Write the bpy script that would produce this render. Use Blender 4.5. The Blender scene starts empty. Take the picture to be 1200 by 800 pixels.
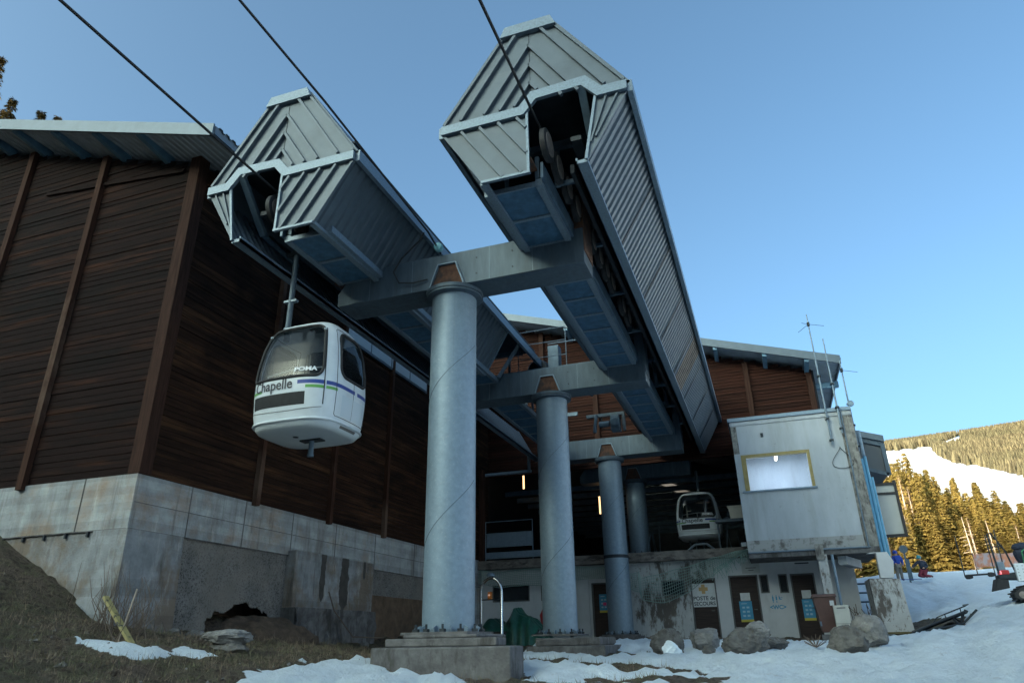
import bpy, math, random
import numpy as np
from mathutils import Vector, Matrix, noise
random.seed(7)
R = math.radians
scene = bpy.context.scene
col = scene.collection

# ---------------------------------------------------------------- camera, sky, sun, exposure
EYE = Vector((0, 0, 1.6))
cam_d = bpy.data.cameras.new('camera')
cam_d.sensor_width = 36.0
cam_d.lens = 36.0 * 816.4 / 1200.0
cam_d.clip_start = 0.1
cam_d.clip_end = 9000
cam = bpy.data.objects.new('camera', cam_d)
col.objects.link(cam)
PI_, RO_, YA_ = R(23.34), R(-0.97), R(19.1)
fw0 = Vector((-math.sin(YA_), math.cos(YA_), 0)); r0 = Vector((math.cos(YA_), math.sin(YA_), 0))
fw = fw0 * math.cos(PI_) + Vector((0, 0, 1)) * math.sin(PI_)
up = r0.cross(fw)
rr = r0 * math.cos(RO_) + up * math.sin(RO_)
uu = -r0 * math.sin(RO_) + up * math.cos(RO_)
cam.matrix_world = Matrix(((rr.x, uu.x, -fw.x, EYE.x), (rr.y, uu.y, -fw.y, EYE.y), (rr.z, uu.z, -fw.z, EYE.z), (0, 0, 0, 1)))
scene.camera = cam

SUN_EL, SUN_DIR = R(17.0), Vector((-0.5, -0.866, 0))      # direction towards the sun, on plan
world = bpy.data.worlds.new('World')
scene.world = world
world.use_nodes = True
wn = world.node_tree.nodes; wl = world.node_tree.links
wn.clear()
wo = wn.new('ShaderNodeOutputWorld'); bg = wn.new('ShaderNodeBackground'); sky = wn.new('ShaderNodeTexSky')
sky.sky_type = 'NISHITA'; sky.sun_disc = False
sky.sun_elevation = SUN_EL
sky.sun_rotation = math.atan2(SUN_DIR.x, SUN_DIR.y)
sky.altitude = 0; sky.air_density = 0.6; sky.dust_density = 6.0; sky.ozone_density = 2.5
bg.inputs['Strength'].default_value = 0.15
wb = wn.new('ShaderNodeMix'); wb.data_type = 'RGBA'; wb.blend_type = 'MULTIPLY'; wb.inputs[0].default_value = 1
wb.inputs[7].default_value = (0.93, 1.165, 1.04, 1)         # the photograph's cool white balance
wl.new(sky.outputs[0], wb.inputs[6]); wl.new(wb.outputs[2], bg.inputs['Color']); wl.new(bg.outputs[0], wo.inputs[0])

sun_d = bpy.data.lights.new('sun', 'SUN'); sun_d.energy = 5.0; sun_d.angle = R(0.5); sun_d.color = (1.0, 0.80, 0.58)
sun = bpy.data.objects.new('sun', sun_d); col.objects.link(sun)
sd = Vector((SUN_DIR.x * math.cos(SUN_EL), SUN_DIR.y * math.cos(SUN_EL), math.sin(SUN_EL)))
sun.rotation_euler = sd.to_track_quat('Z', 'Y').to_euler()
scene.view_settings.view_transform = 'Standard'; scene.view_settings.look = 'None'
scene.view_settings.gamma = 1; scene.view_settings.use_curve_mapping = False
scene.view_settings.exposure = 1.5

# ---------------------------------------------------------------- mesh helpers
class MB:
    def __init__(s): s.v = []; s.f = []
    def add(s, vs, fs):
        o = len(s.v); s.v += [tuple(v) for v in vs]; s.f += [tuple(i + o for i in f) for f in fs]; return s
    def box(s, x0, x1, y0, y1, z0, z1):
        return s.add([(x0, y0, z0), (x1, y0, z0), (x1, y1, z0), (x0, y1, z0), (x0, y0, z1), (x1, y0, z1), (x1, y1, z1), (x0, y1, z1)],
                     [(0, 3, 2, 1), (4, 5, 6, 7), (0, 1, 5, 4), (1, 2, 6, 5), (2, 3, 7, 6), (3, 0, 4, 7)])
    def hexa(s, p):      # 8 corners in box order
        return s.add(p, [(0, 3, 2, 1), (4, 5, 6, 7), (0, 1, 5, 4), (1, 2, 6, 5), (2, 3, 7, 6), (3, 0, 4, 7)])
    def prism(s, poly, d):   # planar polygon pushed along d
        n = len(poly); d = Vector(d); a = [Vector(p) for p in poly]; b = [p + d for p in a]
        return s.add(a + b, [tuple(range(n))[::-1], tuple(range(n, 2 * n))] + [(i, (i + 1) % n, n + (i + 1) % n, n + i) for i in range(n)])
    def bar(s, p, q, w, h, upv=(0, 0, 1)):
        p = Vector(p); q = Vector(q); d = (q - p).normalized(); u = Vector(upv); sd_ = d.cross(u)
        if sd_.length < 1e-4: sd_ = d.cross(Vector((1, 0, 0)))
        sd_.normalize(); u = sd_.cross(d).normalized()
        a = sd_ * (w / 2); b = u * (h / 2)
        return s.hexa([p - a - b, p + a - b, q + a - b, q - a - b, p - a + b, p + a + b, q + a + b, q - a + b])
    def tube(s, pts, r, n=8, closed=False, cap=True):
        pts = [Vector(p) for p in pts]; m = len(pts); rs = r if isinstance(r, (list, tuple)) else [r] * m
        ring = []; o = len(s.v); prev = None
        for i, p in enumerate(pts):
            if closed: d = pts[(i + 1) % m] - pts[i - 1]
            else: d = pts[min(i + 1, m - 1)] - pts[max(i - 1, 0)]
            d.normalize()
            if prev is None:
                a = d.cross(Vector((0, 0, 1)))
                if a.length < .05: a = d.cross(Vector((1, 0, 0)))
            else: a = prev - d * prev.dot(d)
            a.normalize(); prev = a; b = d.cross(a)
            for k in range(n):
                t = 2 * math.pi * k / n
                s.v.append(tuple(p + (a * math.cos(t) + b * math.sin(t)) * rs[i]))
        for i in range(m if closed else m - 1):
            j = (i + 1) % m
            for k in range(n):
                l = (k + 1) % n
                s.f.append((o + i * n + k, o + i * n + l, o + j * n + l, o + j * n + k))
        if cap and not closed:
            s.f.append(tuple(o + k for k in range(n))[::-1]); s.f.append(tuple(o + (m - 1) * n + k for k in range(n)))
        return s
    def lathe(s, c, prof, n=48, axis='z'):     # prof: (radius, height)
        o = len(s.v); c = Vector(c)
        for r, h in prof:
            for k in range(n):
                t = 2 * math.pi * k / n; a, b = r * math.cos(t), r * math.sin(t)
                s.v.append(tuple(c + (Vector((a, b, h)) if axis == 'z' else Vector((h, a, b)) if axis == 'x' else Vector((a, h, b)))))
        for i in range(len(prof) - 1):
            for k in range(n):
                l = (k + 1) % n; s.f.append((o + i * n + k, o + i * n + l, o + (i + 1) * n + l, o + (i + 1) * n + k))
        s.f.append(tuple(o + k for k in range(n))[::-1]); s.f.append(tuple(o + (len(prof) - 1) * n + k for k in range(n)))
        return s
    def ribbed(s, A, B, C, D, n, amp, th=.012):
        """folded sheet: A->B is one long edge, D->C the other; ribs run from one to the other"""
        A, B, C, D = map(Vector, (A, B, C, D)); nrm = (B - A).cross(D - A).normalized()
        prof = [(0, 0), (.45, 0), (.56, 1), (.89, 1)]
        ts = [((k + a) / n, b) for k in range(n) for a, b in prof] + [(1, 0)]
        o = len(s.v)
        for t, h in ts:
            p = A.lerp(B, t) + nrm * h * amp; q = D.lerp(C, t) + nrm * h * amp
            s.v += [tuple(p), tuple(q), tuple(p - nrm * th), tuple(q - nrm * th)]
        for i in range(len(ts) - 1):
            a = o + 4 * i; b = a + 4
            s.f += [(a, b, b + 1, a + 1), (a + 2, a + 3, b + 3, b + 2), (a, a + 2, b + 2, b), (a + 1, b + 1, b + 3, a + 3)]
        return s
    def build(s, name, mat, parent=None, smooth=False, bevel=0):
        me = bpy.data.meshes.new(name)
        off = Vector(parent_loc(parent))
        me.from_pydata([tuple(Vector(v) - off) for v in s.v], [], s.f)
        me.materials.append(mat)
        if smooth:
            me.polygons.foreach_set('use_smooth', [True] * len(me.polygons))
            try: me.set_sharp_from_angle(angle=R(38))
            except Exception: pass
        me.update()
        o = bpy.data.objects.new(name, me); col.objects.link(o)
        if parent: o.parent = parent
        if bevel:
            b = o.modifiers.new('bevel', 'BEVEL'); b.width = bevel; b.segments = 2; b.limit_method = 'ANGLE'; b.angle_limit = R(40)
        return o
LOC = {}
def parent_loc(p):
    t = Vector((0, 0, 0))
    while p is not None:
        t += Vector(p.location); p = p.parent
    return t
def tag(o, label=None, cat=None, group=None, kind=None):
    if label: o['label'] = label
    if cat: o['category'] = cat
    if group: o['group'] = group
    if kind: o['kind'] = kind
    return o
def empty(name, loc, label, cat, group=None, kind=None):
    o = bpy.data.objects.new(name, None); o.location = loc; col.objects.link(o); o.empty_display_size = .2
    return tag(o, label, cat, group, kind)
def copy_tree(o, parent=None):
    c = o.copy(); col.objects.link(c)
    if parent: c.parent = parent
    for ch in list(o.children): copy_tree(ch, c)
    return c
def text_mesh(txt, size, extr=0.0, align='CENTER', offset=0.0):
    cu = bpy.data.curves.new('lettering', 'FONT'); cu.body = txt; cu.size = size; cu.extrude = extr; cu.align_x = align; cu.offset = offset
    cu.resolution_u = 4
    o = bpy.data.objects.new('lettering', cu); col.objects.link(o)
    dg = bpy.context.evaluated_depsgraph_get(); me = bpy.data.meshes.new_from_object(o.evaluated_get(dg))
    bpy.data.objects.remove(o); bpy.data.curves.remove(cu)
    mb = MB(); mb.v = [tuple(v.co) for v in me.vertices]; mb.f = [tuple(p.vertices) for p in me.polygons]
    bpy.data.meshes.remove(me); return mb
def text_on(txt, size, x, y, z, name, mat, parent, bold=0.0, squash=1.0):   # reads from -Y side
    t = text_mesh(txt, size, .002, offset=bold); t.v = [(x + a * squash, y - c, z + b) for a, b, c in t.v]
    return t.build(name, mat, parent)

# ---------------------------------------------------------------- materials
def mat(name, base, rough=.6, metal=0.0, var=.0, scale=3.0, bump=0.0, bscale=30.0, stretch=(1, 1, 1), base2=None, mask=(.45, .6), spec=.5, detail=6.0):
    m = bpy.data.materials.new(name); m.use_nodes = True; nt = m.node_tree; N = nt.nodes; L = nt.links
    b = N['Principled BSDF']; b.inputs['Roughness'].default_value = rough; b.inputs['Metallic'].default_value = metal
    b.inputs['Specular IOR Level'].default_value = spec
    tc = N.new('ShaderNodeTexCoord'); mp = N.new('ShaderNodeMapping'); mp.inputs['Scale'].default_value = stretch
    L.new(tc.outputs['Object'], mp.inputs[0])
    ns = N.new('ShaderNodeTexNoise'); ns.inputs['Scale'].default_value = scale; ns.inputs['Detail'].default_value = detail; ns.inputs['Roughness'].default_value = .62
    L.new(mp.outputs[0], ns.inputs['Vector'])
    c1 = tuple(base) + (1,)
    mx = N.new('ShaderNodeMix'); mx.data_type = 'RGBA'
    mr = N.new('ShaderNodeMapRange')
    L.new(ns.outputs[0], mr.inputs[0])
    if base2 is None:
        mr.inputs[1].default_value = .3; mr.inputs[2].default_value = .7
        mx.inputs[6].default_value = tuple(max(0, x * (1 - var)) for x in base) + (1,)
        mx.inputs[7].default_value = tuple(min(1, x * (1 + var)) for x in base) + (1,)
    else:
        mr.inputs[1].default_value = mask[0]; mr.inputs[2].default_value = mask[1]
        mx.inputs[6].default_value = c1; mx.inputs[7].default_value = tuple(base2) + (1,)
    L.new(mr.outputs[0], mx.inputs[0]); L.new(mx.outputs[2], b.inputs['Base Color'])
    if bump:
        n2 = N.new('ShaderNodeTexNoise'); n2.inputs['Scale'].default_value = bscale; n2.inputs['Detail'].default_value = 5
        L.new(mp.outputs[0], n2.inputs['Vector'])
        bp = N.new('ShaderNodeBump'); bp.inputs['Strength'].default_value = bump; bp.inputs['Distance'].default_value = .03
        L.new(n2.outputs[0], bp.inputs['Height']); L.new(bp.outputs[0], b.inputs['Normal'])
    m['_mix'] = 1
    return m
def over(m, c, scale, lo, hi, stretch=(1, 1, 1), rough=None, coord='Object', amount=1.0):
    """one more layer of colour laid over the last one through a noise mask"""
    nt = m.node_tree; N = nt.nodes; L = nt.links; b = N['Principled BSDF']
    src = b.inputs['Base Color'].links[0].from_socket
    tc = N.new('ShaderNodeTexCoord'); mp = N.new('ShaderNodeMapping'); mp.inputs['Scale'].default_value = stretch
    mp.inputs['Location'].default_value = (3.1 * scale % 7, 1.7, 5.3)
    L.new(tc.outputs[coord], mp.inputs[0])
    ns = N.new('ShaderNodeTexNoise'); ns.inputs['Scale'].default_value = scale; ns.inputs['Detail'].default_value = 8; ns.inputs['Roughness'].default_value = .68
    L.new(mp.outputs[0], ns.inputs['Vector'])
    mr = N.new('ShaderNodeMapRange'); mr.inputs[1].default_value = lo; mr.inputs[2].default_value = hi; mr.inputs[4].default_value = amount
    L.new(ns.outputs[0], mr.inputs[0])
    mx = N.new('ShaderNodeMix'); mx.data_type = 'RGBA'; mx.inputs[7].default_value = tuple(c) + (1,)
    L.new(src, mx.inputs[6]); L.new(mr.outputs[0], mx.inputs[0]); L.new(mx.outputs[2], b.inputs['Base Color'])
    return m
def per_board(m, pitch, axis, lo, hi):
    """brightness of each board differs (cell noise on the board's index)"""
    nt = m.node_tree; N = nt.nodes; L = nt.links; b = N['Principled BSDF']
    src = b.inputs['Base Color'].links[0].from_socket
    tc = N.new('ShaderNodeTexCoord'); sp = N.new('ShaderNodeSeparateXYZ'); L.new(tc.outputs['Object'], sp.inputs[0])
    dv = N.new('ShaderNodeMath'); dv.operation = 'DIVIDE'; dv.inputs[1].default_value = pitch; L.new(sp.outputs[axis], dv.inputs[0])
    fl = N.new('ShaderNodeMath'); fl.operation = 'FLOOR'; L.new(dv.outputs[0], fl.inputs[0])
    wn_ = N.new('ShaderNodeTexWhiteNoise'); wn_.noise_dimensions = '1D'; L.new(fl.outputs[0], wn_.inputs['W'])
    mr = N.new('ShaderNodeMapRange'); mr.inputs[3].default_value = lo; mr.inputs[4].default_value = hi; L.new(wn_.outputs[0], mr.inputs[0])
    mx = N.new('ShaderNodeMix'); mx.data_type = 'RGBA'; mx.blend_type = 'MULTIPLY'; mx.inputs[0].default_value = 1
    L.new(src, mx.inputs[6]); L.new(mr.outputs[0], mx.inputs[7]); L.new(mx.outputs[2], b.inputs['Base Color'])
    return m
def emis(name, c, s):
    m = bpy.data.materials.new(name); m.use_nodes = True; b = m.node_tree.nodes['Principled BSDF']
    b.inputs['Base Color'].default_value = (.8, .8, .8, 1); b.inputs['Emission Color'].default_value = tuple(c) + (1,); b.inputs['Emission Strength'].default_value = s
    return m
BOARD = .15
M = {}
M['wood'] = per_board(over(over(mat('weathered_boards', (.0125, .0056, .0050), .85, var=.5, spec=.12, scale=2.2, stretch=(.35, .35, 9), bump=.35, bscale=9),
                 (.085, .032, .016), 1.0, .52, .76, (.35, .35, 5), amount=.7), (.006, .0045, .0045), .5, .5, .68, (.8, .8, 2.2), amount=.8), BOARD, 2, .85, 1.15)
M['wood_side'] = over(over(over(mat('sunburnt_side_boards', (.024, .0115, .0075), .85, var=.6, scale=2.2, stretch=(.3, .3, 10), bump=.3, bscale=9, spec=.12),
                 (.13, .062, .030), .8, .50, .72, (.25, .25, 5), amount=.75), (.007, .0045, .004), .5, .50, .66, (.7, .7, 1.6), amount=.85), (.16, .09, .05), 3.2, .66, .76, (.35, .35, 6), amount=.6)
M['wood_red'] = per_board(over(mat('red_brown_boards', (.032, .0115, .0075), .85, spec=.15, var=.4, scale=2.0, stretch=(.4, .4, 9), bump=.3, bscale=9),
                     (.03, .014, .01), .9, .52, .68, (.5, .5, 4), amount=.8), BOARD, 2, .65, 1.35)
M['post_wood'] = mat('post_timber', (.044, .021, .015), .85, spec=.15, var=.45, scale=3, stretch=(6, 6, .5), bump=.3, bscale=14)
M['batten'] = over(mat('batten_timber', (.052, .024, .016), .85, spec=.15, var=.35, scale=3, stretch=(6, 6, .5)), (.15, .10, .075), .35, .50, .62, (1, 1, .6), amount=.7)
M['concrete'] = over(over(over(mat('board_marked_concrete', (.31, .325, .335), .9, var=.30, scale=1.4, bump=.35, bscale=16, stretch=(1, 1, 1.4)),
                 (.16, .145, .13), .9, .54, .74, (1.2, 1.2, .25)), (.30, .20, .13), .55, .50, .66, (1, 1, 1.2), amount=.8), (.50, .49, .47), 1.9, .56, .72, (2, 2, .35), amount=.7)
over(M['concrete'], (.12, .105, .09), 1.3, .54, .70, (3, 3, .22), amount=.75)
over(M['concrete'], (.10, .095, .09), 9, .60, .72, (1, 1, 2), amount=.6)
per_board(M['concrete'], .17, 2, .86, 1.12)
M['concrete_low'] = over(over(over(mat('stained_lower_concrete', (.24, .25, .26), .95, var=.35, scale=1.8, bump=.7, bscale=14), (.17, .12, .08), .8, .46, .60, (1, 1, .8), amount=.8), (.40, .39, .37), 2.4, .56, .70, (2, 2, .5), amount=.7), (.085, .075, .068), 1.5, .54, .68, (2.5, 2.5, .3), amount=.85)
per_board(M['concrete_low'], .17, 2, .84, 1.12)
M['concrete_dark'] = over(over(mat('old_dark_concrete', (.125, .12, .12), .95, var=.4, scale=4, bump=.6, bscale=22), (.06, .055, .05), 1.6, .5, .62, (1.5, 1.5, .4)), (.28, .275, .27), 3.5, .60, .75, (2, 2, .5), amount=.7)
M['pebble'] = over(mat('pebbledash', (.20, .19, .18), .95, var=.3, scale=2, bump=.9, bscale=60), (.055, .05, .048), 26, .50, .60)
over(M['pebble'], (.25, .22, .19), .5, .42, .62, amount=.75)
M['patch_brown'] = mat('brown_stained_render', (.13, .085, .055), .95, var=.35, scale=3, bump=.5, bscale=20)
M['galv'] = over(mat('galvanised_steel', (.195, .265, .335), .5, .25, var=.13, scale=9, detail=9, bump=.04, bscale=12), (.14, .195, .25), .6, .45, .7, (1, 1, .4), amount=.6)
over(M['galv'], (.12, .15, .17), .9, .60, .72, (6, 6, .12), amount=.55); over(M['galv'], (.16, .10, .07), 2.3, .70, .78, (3, 3, .5), amount=.6)
over(M['galv'], (.46, .48, .50), 22, .56, .68, amount=.3)
M['galv_trim'] = mat('bright_zinc_trim', (.15, .20, .25), .45, .3, var=.22, scale=24, detail=8, bump=.05)
M['beam'] = over(mat('dull_galvanised_beam', (.085, .118, .15), .55, .35, var=.2, scale=3, stretch=(3, 3, .6)), (.075, .088, .098), 1.6, .52, .7, (2.5, 2.5, .35), amount=.7)
M['clad'] = over(mat('grey_cladding', (.092, .118, .145), .5, .3, var=.10, scale=2), (.062, .078, .095), 1.0, .50, .72, amount=.6); over(M['clad'], (.125, .148, .17), .8, .56, .74, (.6, .6, 3), amount=.5)
M['clad_rust'] = mat('brown_stained_cladding', (.13, .105, .085), .6, .2, var=.4, scale=3)
M['rust'] = over(mat('rusty_steel', (.11, .05, .03), .85, var=.5, scale=7, bump=.3), (.05, .035, .03), 3, .5, .6)
M['tray_blue'] = over(mat('blue_steel_mesh_floor', (.05, .12, .20), .6, .3, var=.3, scale=6), (.20, .26, .31), 9, .60, .74, (.7, 2.2, 1), amount=.7)
M['steel_blue'] = mat('blue_grey_steel', (.085, .13, .175), .5, .3, var=.3, scale=4)
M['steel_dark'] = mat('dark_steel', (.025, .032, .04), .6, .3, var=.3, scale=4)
M['rubber'] = mat('black_rubber', (.018, .018, .02), .7, var=.3, scale=8)
M['rim'] = mat('grimy_wheel_rim', (.24, .20, .18), .55, .4, var=.4, scale=9)
M['white_paint'] = over(mat('white_gelcoat', (.62, .67, .71), .32, var=.05, scale=3), (.42, .46, .49), 1.5, .52, .78, amount=.6); over(M['white_paint'], (.25, .26, .27), 3, .66, .8, (1.5, 1.5, .4), amount=.5)
M['seat_pale'] = mat('pale_interior', (.45, .45, .42), .6, var=.1)
M['blue_band'] = mat('blue_stripe', (.015, .045, .26), .35)
M['green_band'] = mat('green_stripe', (.12, .36, .07), .35)
M['ink'] = mat('dark_lettering', (.03, .032, .045), .5)
M['white_ink'] = mat('white_lettering', (.75, .77, .8), .5)
M['roof_metal'] = mat('roof_fascia_metal', (.10, .13, .16), .45, .4, var=.12, scale=3)
M['soffit'] = mat('corrugated_soffit', (.45, .50, .55), .6, .1, var=.2, scale=3)
M['rafter'] = mat('blue_steel_rafter', (.14, .26, .36), .5, .2, var=.25, scale=3)
M['plaster'] = over(over(mat('grey_plaster', (.41, .44, .47), .9, var=.12, scale=1.2, bump=.15, bscale=40, stretch=(1.5, 1.5, .5)),
                (.30, .31, .30), .9, .5, .75, (2, 2, .3), amount=.7), (.16, .15, .14), 5, .62, .74, amount=.6)
M['plaster_stain'] = over(mat('mossy_stained_plaster', (.24, .23, .21), .95, var=.4, scale=5, bump=.3), (.09, .08, .075), 3, .5, .6, (2, 2, .5))
M['white_wall'] = over(mat('white_painted_wall', (.60, .60, .60), .85, var=.06, scale=2), (.42, .42, .42), 1.2, .55, .75, (2, 2, .5), amount=.7)
M['peeling'] = over(over(mat('peeling_white_render', (.50, .50, .49), .9, var=.1, scale=3, bump=.3), (.13, .11, .095), 1.3, .52, .58, (1.3, 1.3, .45)), (.22, .19, .16), 5, .56, .64, (1.5, 1.5, .7))
M['slab'] = over(mat('weathered_slab_edge', (.19, .165, .145), .95, var=.35, scale=3, bump=.5), (.07, .06, .055), 2, .5, .62, (1, 1, 3))
M['door'] = mat('dark_brown_door_boards', (.045, .028, .022), .75, var=.35, scale=3, stretch=(.6, .6, 8))
M['frame_grey'] = mat('grey_door_frame', (.13, .125, .12), .7, var=.2)
M['poster_blue'] = mat('blue_poster', (.06, .30, .48), .5, var=.12, scale=5)
M['poster_yellow'] = mat('yellow_band', (.60, .48, .06), .5)
M['paper'] = mat('white_paper', (.66, .66, .64), .7, var=.08, scale=9)
M['tan'] = mat('tan_cross', (.55, .34, .14), .6)
M['yellow_frame'] = mat('ochre_window_frame', (.30, .23, .08), .5, var=.2, scale=5)
M['bin_brown'] = mat('brown_plastic_bin', (.13, .065, .05), .5, var=.15)
M['cream'] = mat('cream_cabinet', (.58, .55, .47), .5, var=.08)
M['tarp'] = mat('green_tarpaulin', (.007, .060, .042), .45, var=.45, scale=3, bump=.6, bscale=7)
M['chrome'] = mat('polished_tube', (.62, .62, .62), .18, 1.0)
M['mast_blue'] = mat('sky_blue_duct', (.10, .30, .46), .45, .1, var=.12, scale=3)
M['red'] = mat('red_plastic', (.45, .03, .03), .4)
M['pink'] = mat('pink_tape', (.75, .05, .2), .5)
M['hoarding'] = mat('pale_signboard', (.46, .46, .43), .5, var=.05, scale=2)
M['black_frame'] = mat('black_frame', (.022, .018, .018), .5)
M['rock'] = over(over(mat('grey_boulder', (.115, .11, .105), .9, var=.35, scale=3, bump=.9, bscale=9), (.07, .062, .055), 2.2, .5, .62), (.24, .235, .23), 4, .58, .7, amount=.7)
M['rock_pale'] = over(over(mat('pale_boulder', (.19, .185, .18), .9, var=.3, scale=3, bump=.9, bscale=9), (.10, .09, .08), 2.6, .53, .62), (.34, .335, .33), 4, .58, .7, amount=.6)
M['snow_lump'] = mat('snow', (.74, .82, .89), .6, var=.03, scale=6, bump=.5, bscale=12)
M['twig'] = mat('dry_twig', (.12, .09, .07), .9, var=.3)
M['yellow_paint'] = over(mat('yellow_striped_post', (.33, .28, .12), .6, var=.15, scale=8), (.05, .05, .045), 9, .56, .6)
M['net'] = mat('green_net_cord', (.26, .38, .34), .8, var=.2)
M['orange_net'] = mat('orange_snow_fence', (.40, .17, .11), .7, var=.3, scale=2, base2=(.34, .28, .30), mask=(.45, .55))
M['jacket_blue'] = mat('blue_jacket_cloth', (.015, .055, .33), .8, var=.2, scale=9)
M['trouser_grey'] = mat('grey_trousers', (.17, .16, .15), .85, var=.2, scale=9)
M['jacket_navy'] = mat('navy_jacket_cloth', (.02, .028, .05), .8, var=.3, scale=9)
M['maroon'] = mat('maroon_trousers', (.16, .02, .04), .8)
M['skin'] = mat('skin', (.45, .26, .18), .6)
M['helmet_teal'] = mat('teal_helmet', (.03, .22, .27), .3)
M['bark'] = mat('spruce_bark', (.11, .075, .05), .9, var=.4, scale=6, stretch=(3, 3, .7))
M['bark_pale'] = mat('bare_pale_trunk', (.42, .34, .27), .9, var=.2, scale=6)
def foliage(name, c1, c2, sc=.9):
    m = mat(name, c1, .75, scale=sc, base2=c2, mask=(.40, .62), spec=.2); over(m, tuple(x * .45 for x in c1), 3.5 * (1 if sc > .5 else .02), .52, .66, amount=.45)
    return m
M['needles'] = foliage('spruce_needles', (.20, .155, .042), (.30, .22, .062))
M['needles_brown'] = foliage('dry_larch_twigs', (.26, .18, .10), (.33, .23, .14))
M['needles_far'] = foliage('far_needles', (.105, .088, .050), (.072, .066, .036), .012)
M['needles_dark'] = foliage('dark_fir_needles', (.14, .11, .045), (.25, .18, .06))
def glass(name, tint, alpha, rough=.04):
    m = bpy.data.materials.new(name); m.use_nodes = True; b = m.node_tree.nodes['Principled BSDF']
    b.inputs['Base Color'].default_value = tuple(tint) + (1,); b.inputs['Roughness'].default_value = rough; b.inputs['Alpha'].default_value = alpha
    b.inputs['Specular IOR Level'].default_value = .42; b.inputs['IOR'].default_value = 1.45
    return m
M['glass_tint'] = glass('smoked_glazing', (.008, .012, .015), .54)
M['glass_dark'] = glass('dark_glazing', (.03, .035, .04), .92)
M['glass_clear'] = glass('clear_glazing', (.5, .6, .7), .10)
M['tube_warm'] = emis('warm_lamp_tube', (1, .62, .28), .9)
M['tube_white'] = emis('white_lamp_tube', (1, .90, .66), 1.6)
M['tail_red'] = emis('red_tail_light', (1, .03, .04), .5)
M['amber'] = emis('amber_lamp', (1, .30, .03), .12)

# ---------------------------------------------------------------- ground: one sheet with everything that rises from it
CTRL = [(0,0,0),(-8,0,.5),(8,0,.2),(0,6,.55),(-6.8,11.4,1.22),(-3.9,11.4,1.02),(-4.2,19,1.18),(-6,24,1.5),(-6,30,1.6),(-1,31,1.6),(3,31,1.6),
(4.1,28,1.58),(5.4,28,1.84),(7,28.2,2.36),(9,28,2.6),
(-11,11.3,1.85),(-12.4,13,1.88),(-12.4,15,2.1),(-12.4,17.6,1.75),(-12.4,21,1.75),(-12,30,1.7),(-12.5,11.2,2.05),(-13.9,11.3,2.8),(-16.1,11.3,3.95),(-20,11.3,5.6),(-24,12,7),
(-12,7,1.9),(-16,7,3.6),(-20,6,5.0),(-9,5,1.1),(-6,5,.6),(0,12,.95),(4,15,1.15),(1,22,1.35),(5,24,1.6),(7,20,1.7),(14,18,2.3),(12,35,3.3),(8,33,2.7),
(4,42,2.9),(14,45,4.1),(0,52,4.2),(14,58,5.6),(8,60,5.75),(24,60,6.4),(24,35,4.2),(26,12,3),(-5,60,4.6),(-30,30,8),(-30,5,8),(-30,-10,5),(20,-10,1),(0,-12,-.6),(-15,60,5),(30,70,6),(0,70,5.4)]
CT = np.array(CTRL, float)
def _phi(r): return np.where(r > 1e-9, r * r * np.log(np.maximum(r, 1e-9)), 0)
_n = len(CT); _d = np.hypot(CT[:, None, 0] - CT[None, :, 0], CT[:, None, 1] - CT[None, :, 1])
_A = np.zeros((_n + 3, _n + 3)); _A[:_n, :_n] = _phi(_d) + np.eye(_n) * .6; _A[:_n, _n] = 1; _A[:_n, _n + 1:] = CT[:, :2]; _A[_n:, :_n] = _A[:_n, _n:].T
_W = np.linalg.solve(_A, np.r_[CT[:, 2], 0, 0, 0])
def sst(a, b, x):
    t = np.clip((x - a) / (b - a), 0, 1); return t * t * (3 - 2 * t)
def H(x, y):
    x = np.asarray(x, float); y = np.asarray(y, float)
    r = np.hypot(x[..., None] - CT[:, 0], y[..., None] - CT[:, 1])
    near = _phi(r) @ _W[:_n] + _W[_n] + _W[_n + 1] * x + _W[_n + 2] * y
    d = np.hypot(x, y)
    az = np.degrees(np.arctan2(x, y))
    # far slopes: a ski hill in front, a wooded bank on the left, an unseen spur behind the camera shaped to shade the station
    front = 6 + np.clip(d - 105, 0, 1400) * .2385 - np.clip(d - 1505, 0, 4000) * .25
    front = front + np.clip(d - 300, 0, 900) * .022 * np.sin(az * .21 + 1.2) * sst(6, 16, np.abs(az - 12))
    front = 3.2 + (front - 3.2) * sst(62, 112, d)
    left = np.clip(-x - 34, 0, 260) * .55 * sst(-20, 25, y + 6)
    s = -(x * SUN_DIR.x + y * SUN_DIR.y)          # metres away from the sun
    ridge = 84 * sst(45, 200, -s) * (1 - sst(420, 1100, -s))
    lat = np.abs(x * SUN_DIR.y - y * SUN_DIR.x)
    ridge = ridge * (1 - sst(500, 1100, lat))
    far = np.where(s > 0, front, 3.0 + 0 * s)
    far = np.maximum(far, 3.0) + left + ridge
    k = sst(38, 72, np.hypot(x + 0, y - 30) * 1.0)
    return near * (1 - k) + far * k
def hz(x, y): return float(H(np.array([x]), np.array([y]))[0])

def axis(lo, hi, step, limit, g=1.16):
    a = list(np.arange(lo, hi + 1e-6, step)); s = step
    while a[-1] < limit: s *= g; a.append(a[-1] + s)
    s = step
    while a[0] > -limit: s *= g; a.insert(0, a[0] - s)
    return np.array(a)
gx = axis(-13.5, 9.5, .11, 2600); gy = axis(5.5, 33, .12, 2600)
X, Y = np.meshgrid(gx, gy, indexing='ij')
Z = H(X, Y)
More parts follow.
